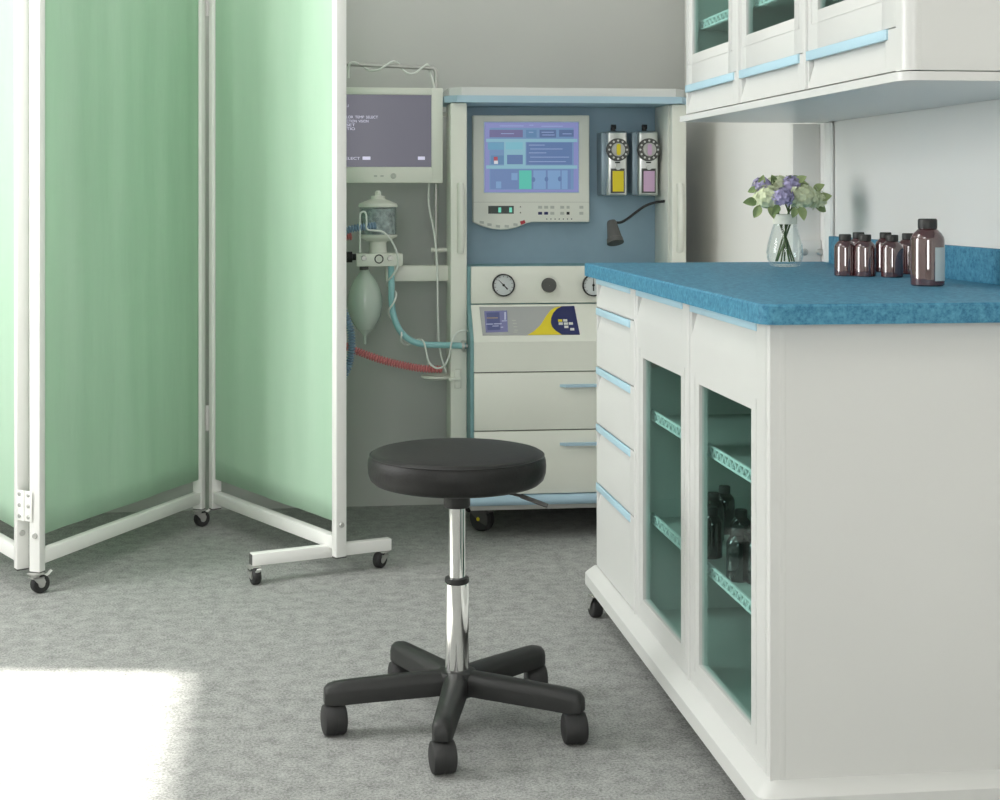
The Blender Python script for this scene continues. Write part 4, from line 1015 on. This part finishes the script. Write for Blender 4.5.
# thin white tube: from the block over the drum, down, twisting round the teal hose to the machine
TP = [(360, 253, 4.53), (360, 232, 4.525), (360, 216, 4.522), (362, 212, 4.52), (365.5, 213, 4.52), (366.5, 220, 4.52), (367, 229, 4.52), (374, 230.5, 4.52), (383, 232, 4.525), (391, 240, 4.53), (396, 250, 4.53), (398, 260, 4.535), (397, 268, 4.54), (392, 276, 4.545), (387.5, 282, 4.575), (389, 287, 4.60), (396, 293, 4.575), (394, 302, 4.55), (389, 310, 4.555), (390, 317, 4.60), (400, 327, 4.59), (401.5, 334, 4.55), (401.5, 341, 4.56), (407, 345, 4.60), (417, 340, 4.575), (423, 341, 4.55), (426, 350, 4.545), (429, 362, 4.54), (436, 368, 4.535), (444, 366, 4.53), (449, 356, 4.525), (451.5, 343, 4.52), (456, 334, 4.52), (462, 330.5, 4.52), (468, 331, 4.53)]
tubething('sample_tube', 'thin white tube twisting around the teal hose', 'tube', [at(*p) for p in TP], .0030, 'white_tube', 6, 8)
tubething('blue_breathing_hose', 'blue corrugated breathing hose leaving the canister and looping behind the folding screen', 'hose',
          [at(376, 225.5, 4.535), at(368, 226.5, 4.53), at(356, 228, 4.53), at(346, 231, 4.53), at(336, 240, 4.53), at(328, 262, 4.53), at(332, 290, 4.53), at(344, 312, 4.53), at(350.5, 330, 4.53), at(351.5, 350, 4.53), at(347, 370, 4.53), at(338, 384, 4.53)], .0095, 'blue_hose', 8, 12, .006, .0085)
tubething('red_breathing_hose', 'red corrugated breathing hose running low to the machine holder', 'hose',
          [at(352, 236, 4.60), at(344, 238, 4.60), at(332, 252, 4.60), at(326, 290, 4.60), at(332, 330, 4.60), at(346, 346, 4.60), at(362, 353, 4.60), at(382, 360, 4.60), at(402, 365, 4.60), at(422, 368.5, 4.60), at(442, 369.5, 4.60)], .0098, 'red_hose', 8, 12, .006, .0085)
# white cable wound along the monitor pole
CP = [(348.5, 78, 4.65), (348.5, 70, 4.65), (350, 63.5, 4.645), (355, 62.5, 4.645), (362, 66, 4.67), (370, 70.5, 4.67), (378, 70, 4.65), (385, 66, 4.645), (393, 61.5, 4.65), (399, 64, 4.67), (403, 70, 4.665), (409, 73.5, 4.65), (415, 73, 4.645), (421, 68.5, 4.645), (427, 64.5, 4.65), (429, 68, 4.67), (430, 73, 4.67), (432.5, 80, 4.65), (434.5, 92, 4.65), (434, 130, 4.66), (431, 170, 4.66), (429, 185, 4.65), (428.5, 200, 4.64), (430, 212, 4.64), (434, 232, 4.64), (437, 262, 4.612), (437.5, 290, 4.60), (438, 320, 4.60), (440, 350, 4.60), (446, 372, 4.59)]
tubething('white_cable', 'white cable wound along the monitor pole and hanging below the arm', 'cable', [at(*p) for p in CP], .0034, 'white_tube', 6, 8)

# ------------------------------------------------------------------ light
w = bpy.data.worlds.new('sky'); sc.world = w; w.use_nodes = True
bg_ = w.node_tree.nodes['Background']; bg_.inputs['Color'].default_value = (1.0, 1.0, 1.0, 1); bg_.inputs['Strength'].default_value = 10.5
for y0, y1, z0, z1 in WINS:
    L = bpy.data.lights.new('window_portal', 'AREA'); L.shape = 'RECTANGLE'; L.size = y1 - y0; L.size_y = z1 - z0; L.cycles.is_portal = True
    o = bpy.data.objects.new('window_portal', L); C.objects.link(o); o.location = (XL - .05, (y0 + y1) / 2, (z0 + z1) / 2); o.rotation_euler = (R(90), 0, R(-90))
L = bpy.data.lights.new('window_portal', 'AREA'); L.shape = 'RECTANGLE'; L.size = FILL_WIN[1] - FILL_WIN[0]; L.size_y = FILL_WIN[3] - FILL_WIN[2]; L.cycles.is_portal = True  # portal of the added fill window behind the camera
o = bpy.data.objects.new('window_portal', L); C.objects.link(o); o.location = ((FILL_WIN[0] + FILL_WIN[1]) / 2, YF - .05, (FILL_WIN[2] + FILL_WIN[3]) / 2); o.rotation_euler = (R(90), 0, 0)
s = bpy.data.lights.new('sun', 'SUN'); s.energy = 13; s.angle = R(1.6); s.color = (1, .96, .9)
so = bpy.data.objects.new('sun', s); C.objects.link(so)
dsun = Vector((1, -.165, -2.42 / 2.08)).normalized(); so.rotation_euler = dsun.to_track_quat('-Z', 'Y').to_euler(); so.location = (-4, 3, 5)
for i, (x, y) in enumerate(((-.6, 1.0), (-.6, 3.3))):  # soft fill lights added under the ceiling, no fitting there
    L = bpy.data.lights.new('ceiling_fill', 'AREA'); L.shape = 'RECTANGLE'; L.size = 1.2; L.size_y = 0.6; L.energy = 11; L.color = (1, 1, .985)
    o = bpy.data.objects.new('ceiling_fill', L); C.objects.link(o); o.location = (x, y, ZC - .02)

sc.view_settings.view_transform = 'Standard'; sc.view_settings.look = 'None'; sc.view_settings.exposure = 0.12; sc.view_settings.gamma = 1.0
try: sc.view_settings.use_curve_mapping = False
except Exception: pass
cy = sc.cycles; cy.use_denoising = True; cy.max_bounces = 10; cy.diffuse_bounces = 5; cy.transparent_max_bounces = 16; cy.sample_clamp_indirect = 6.0
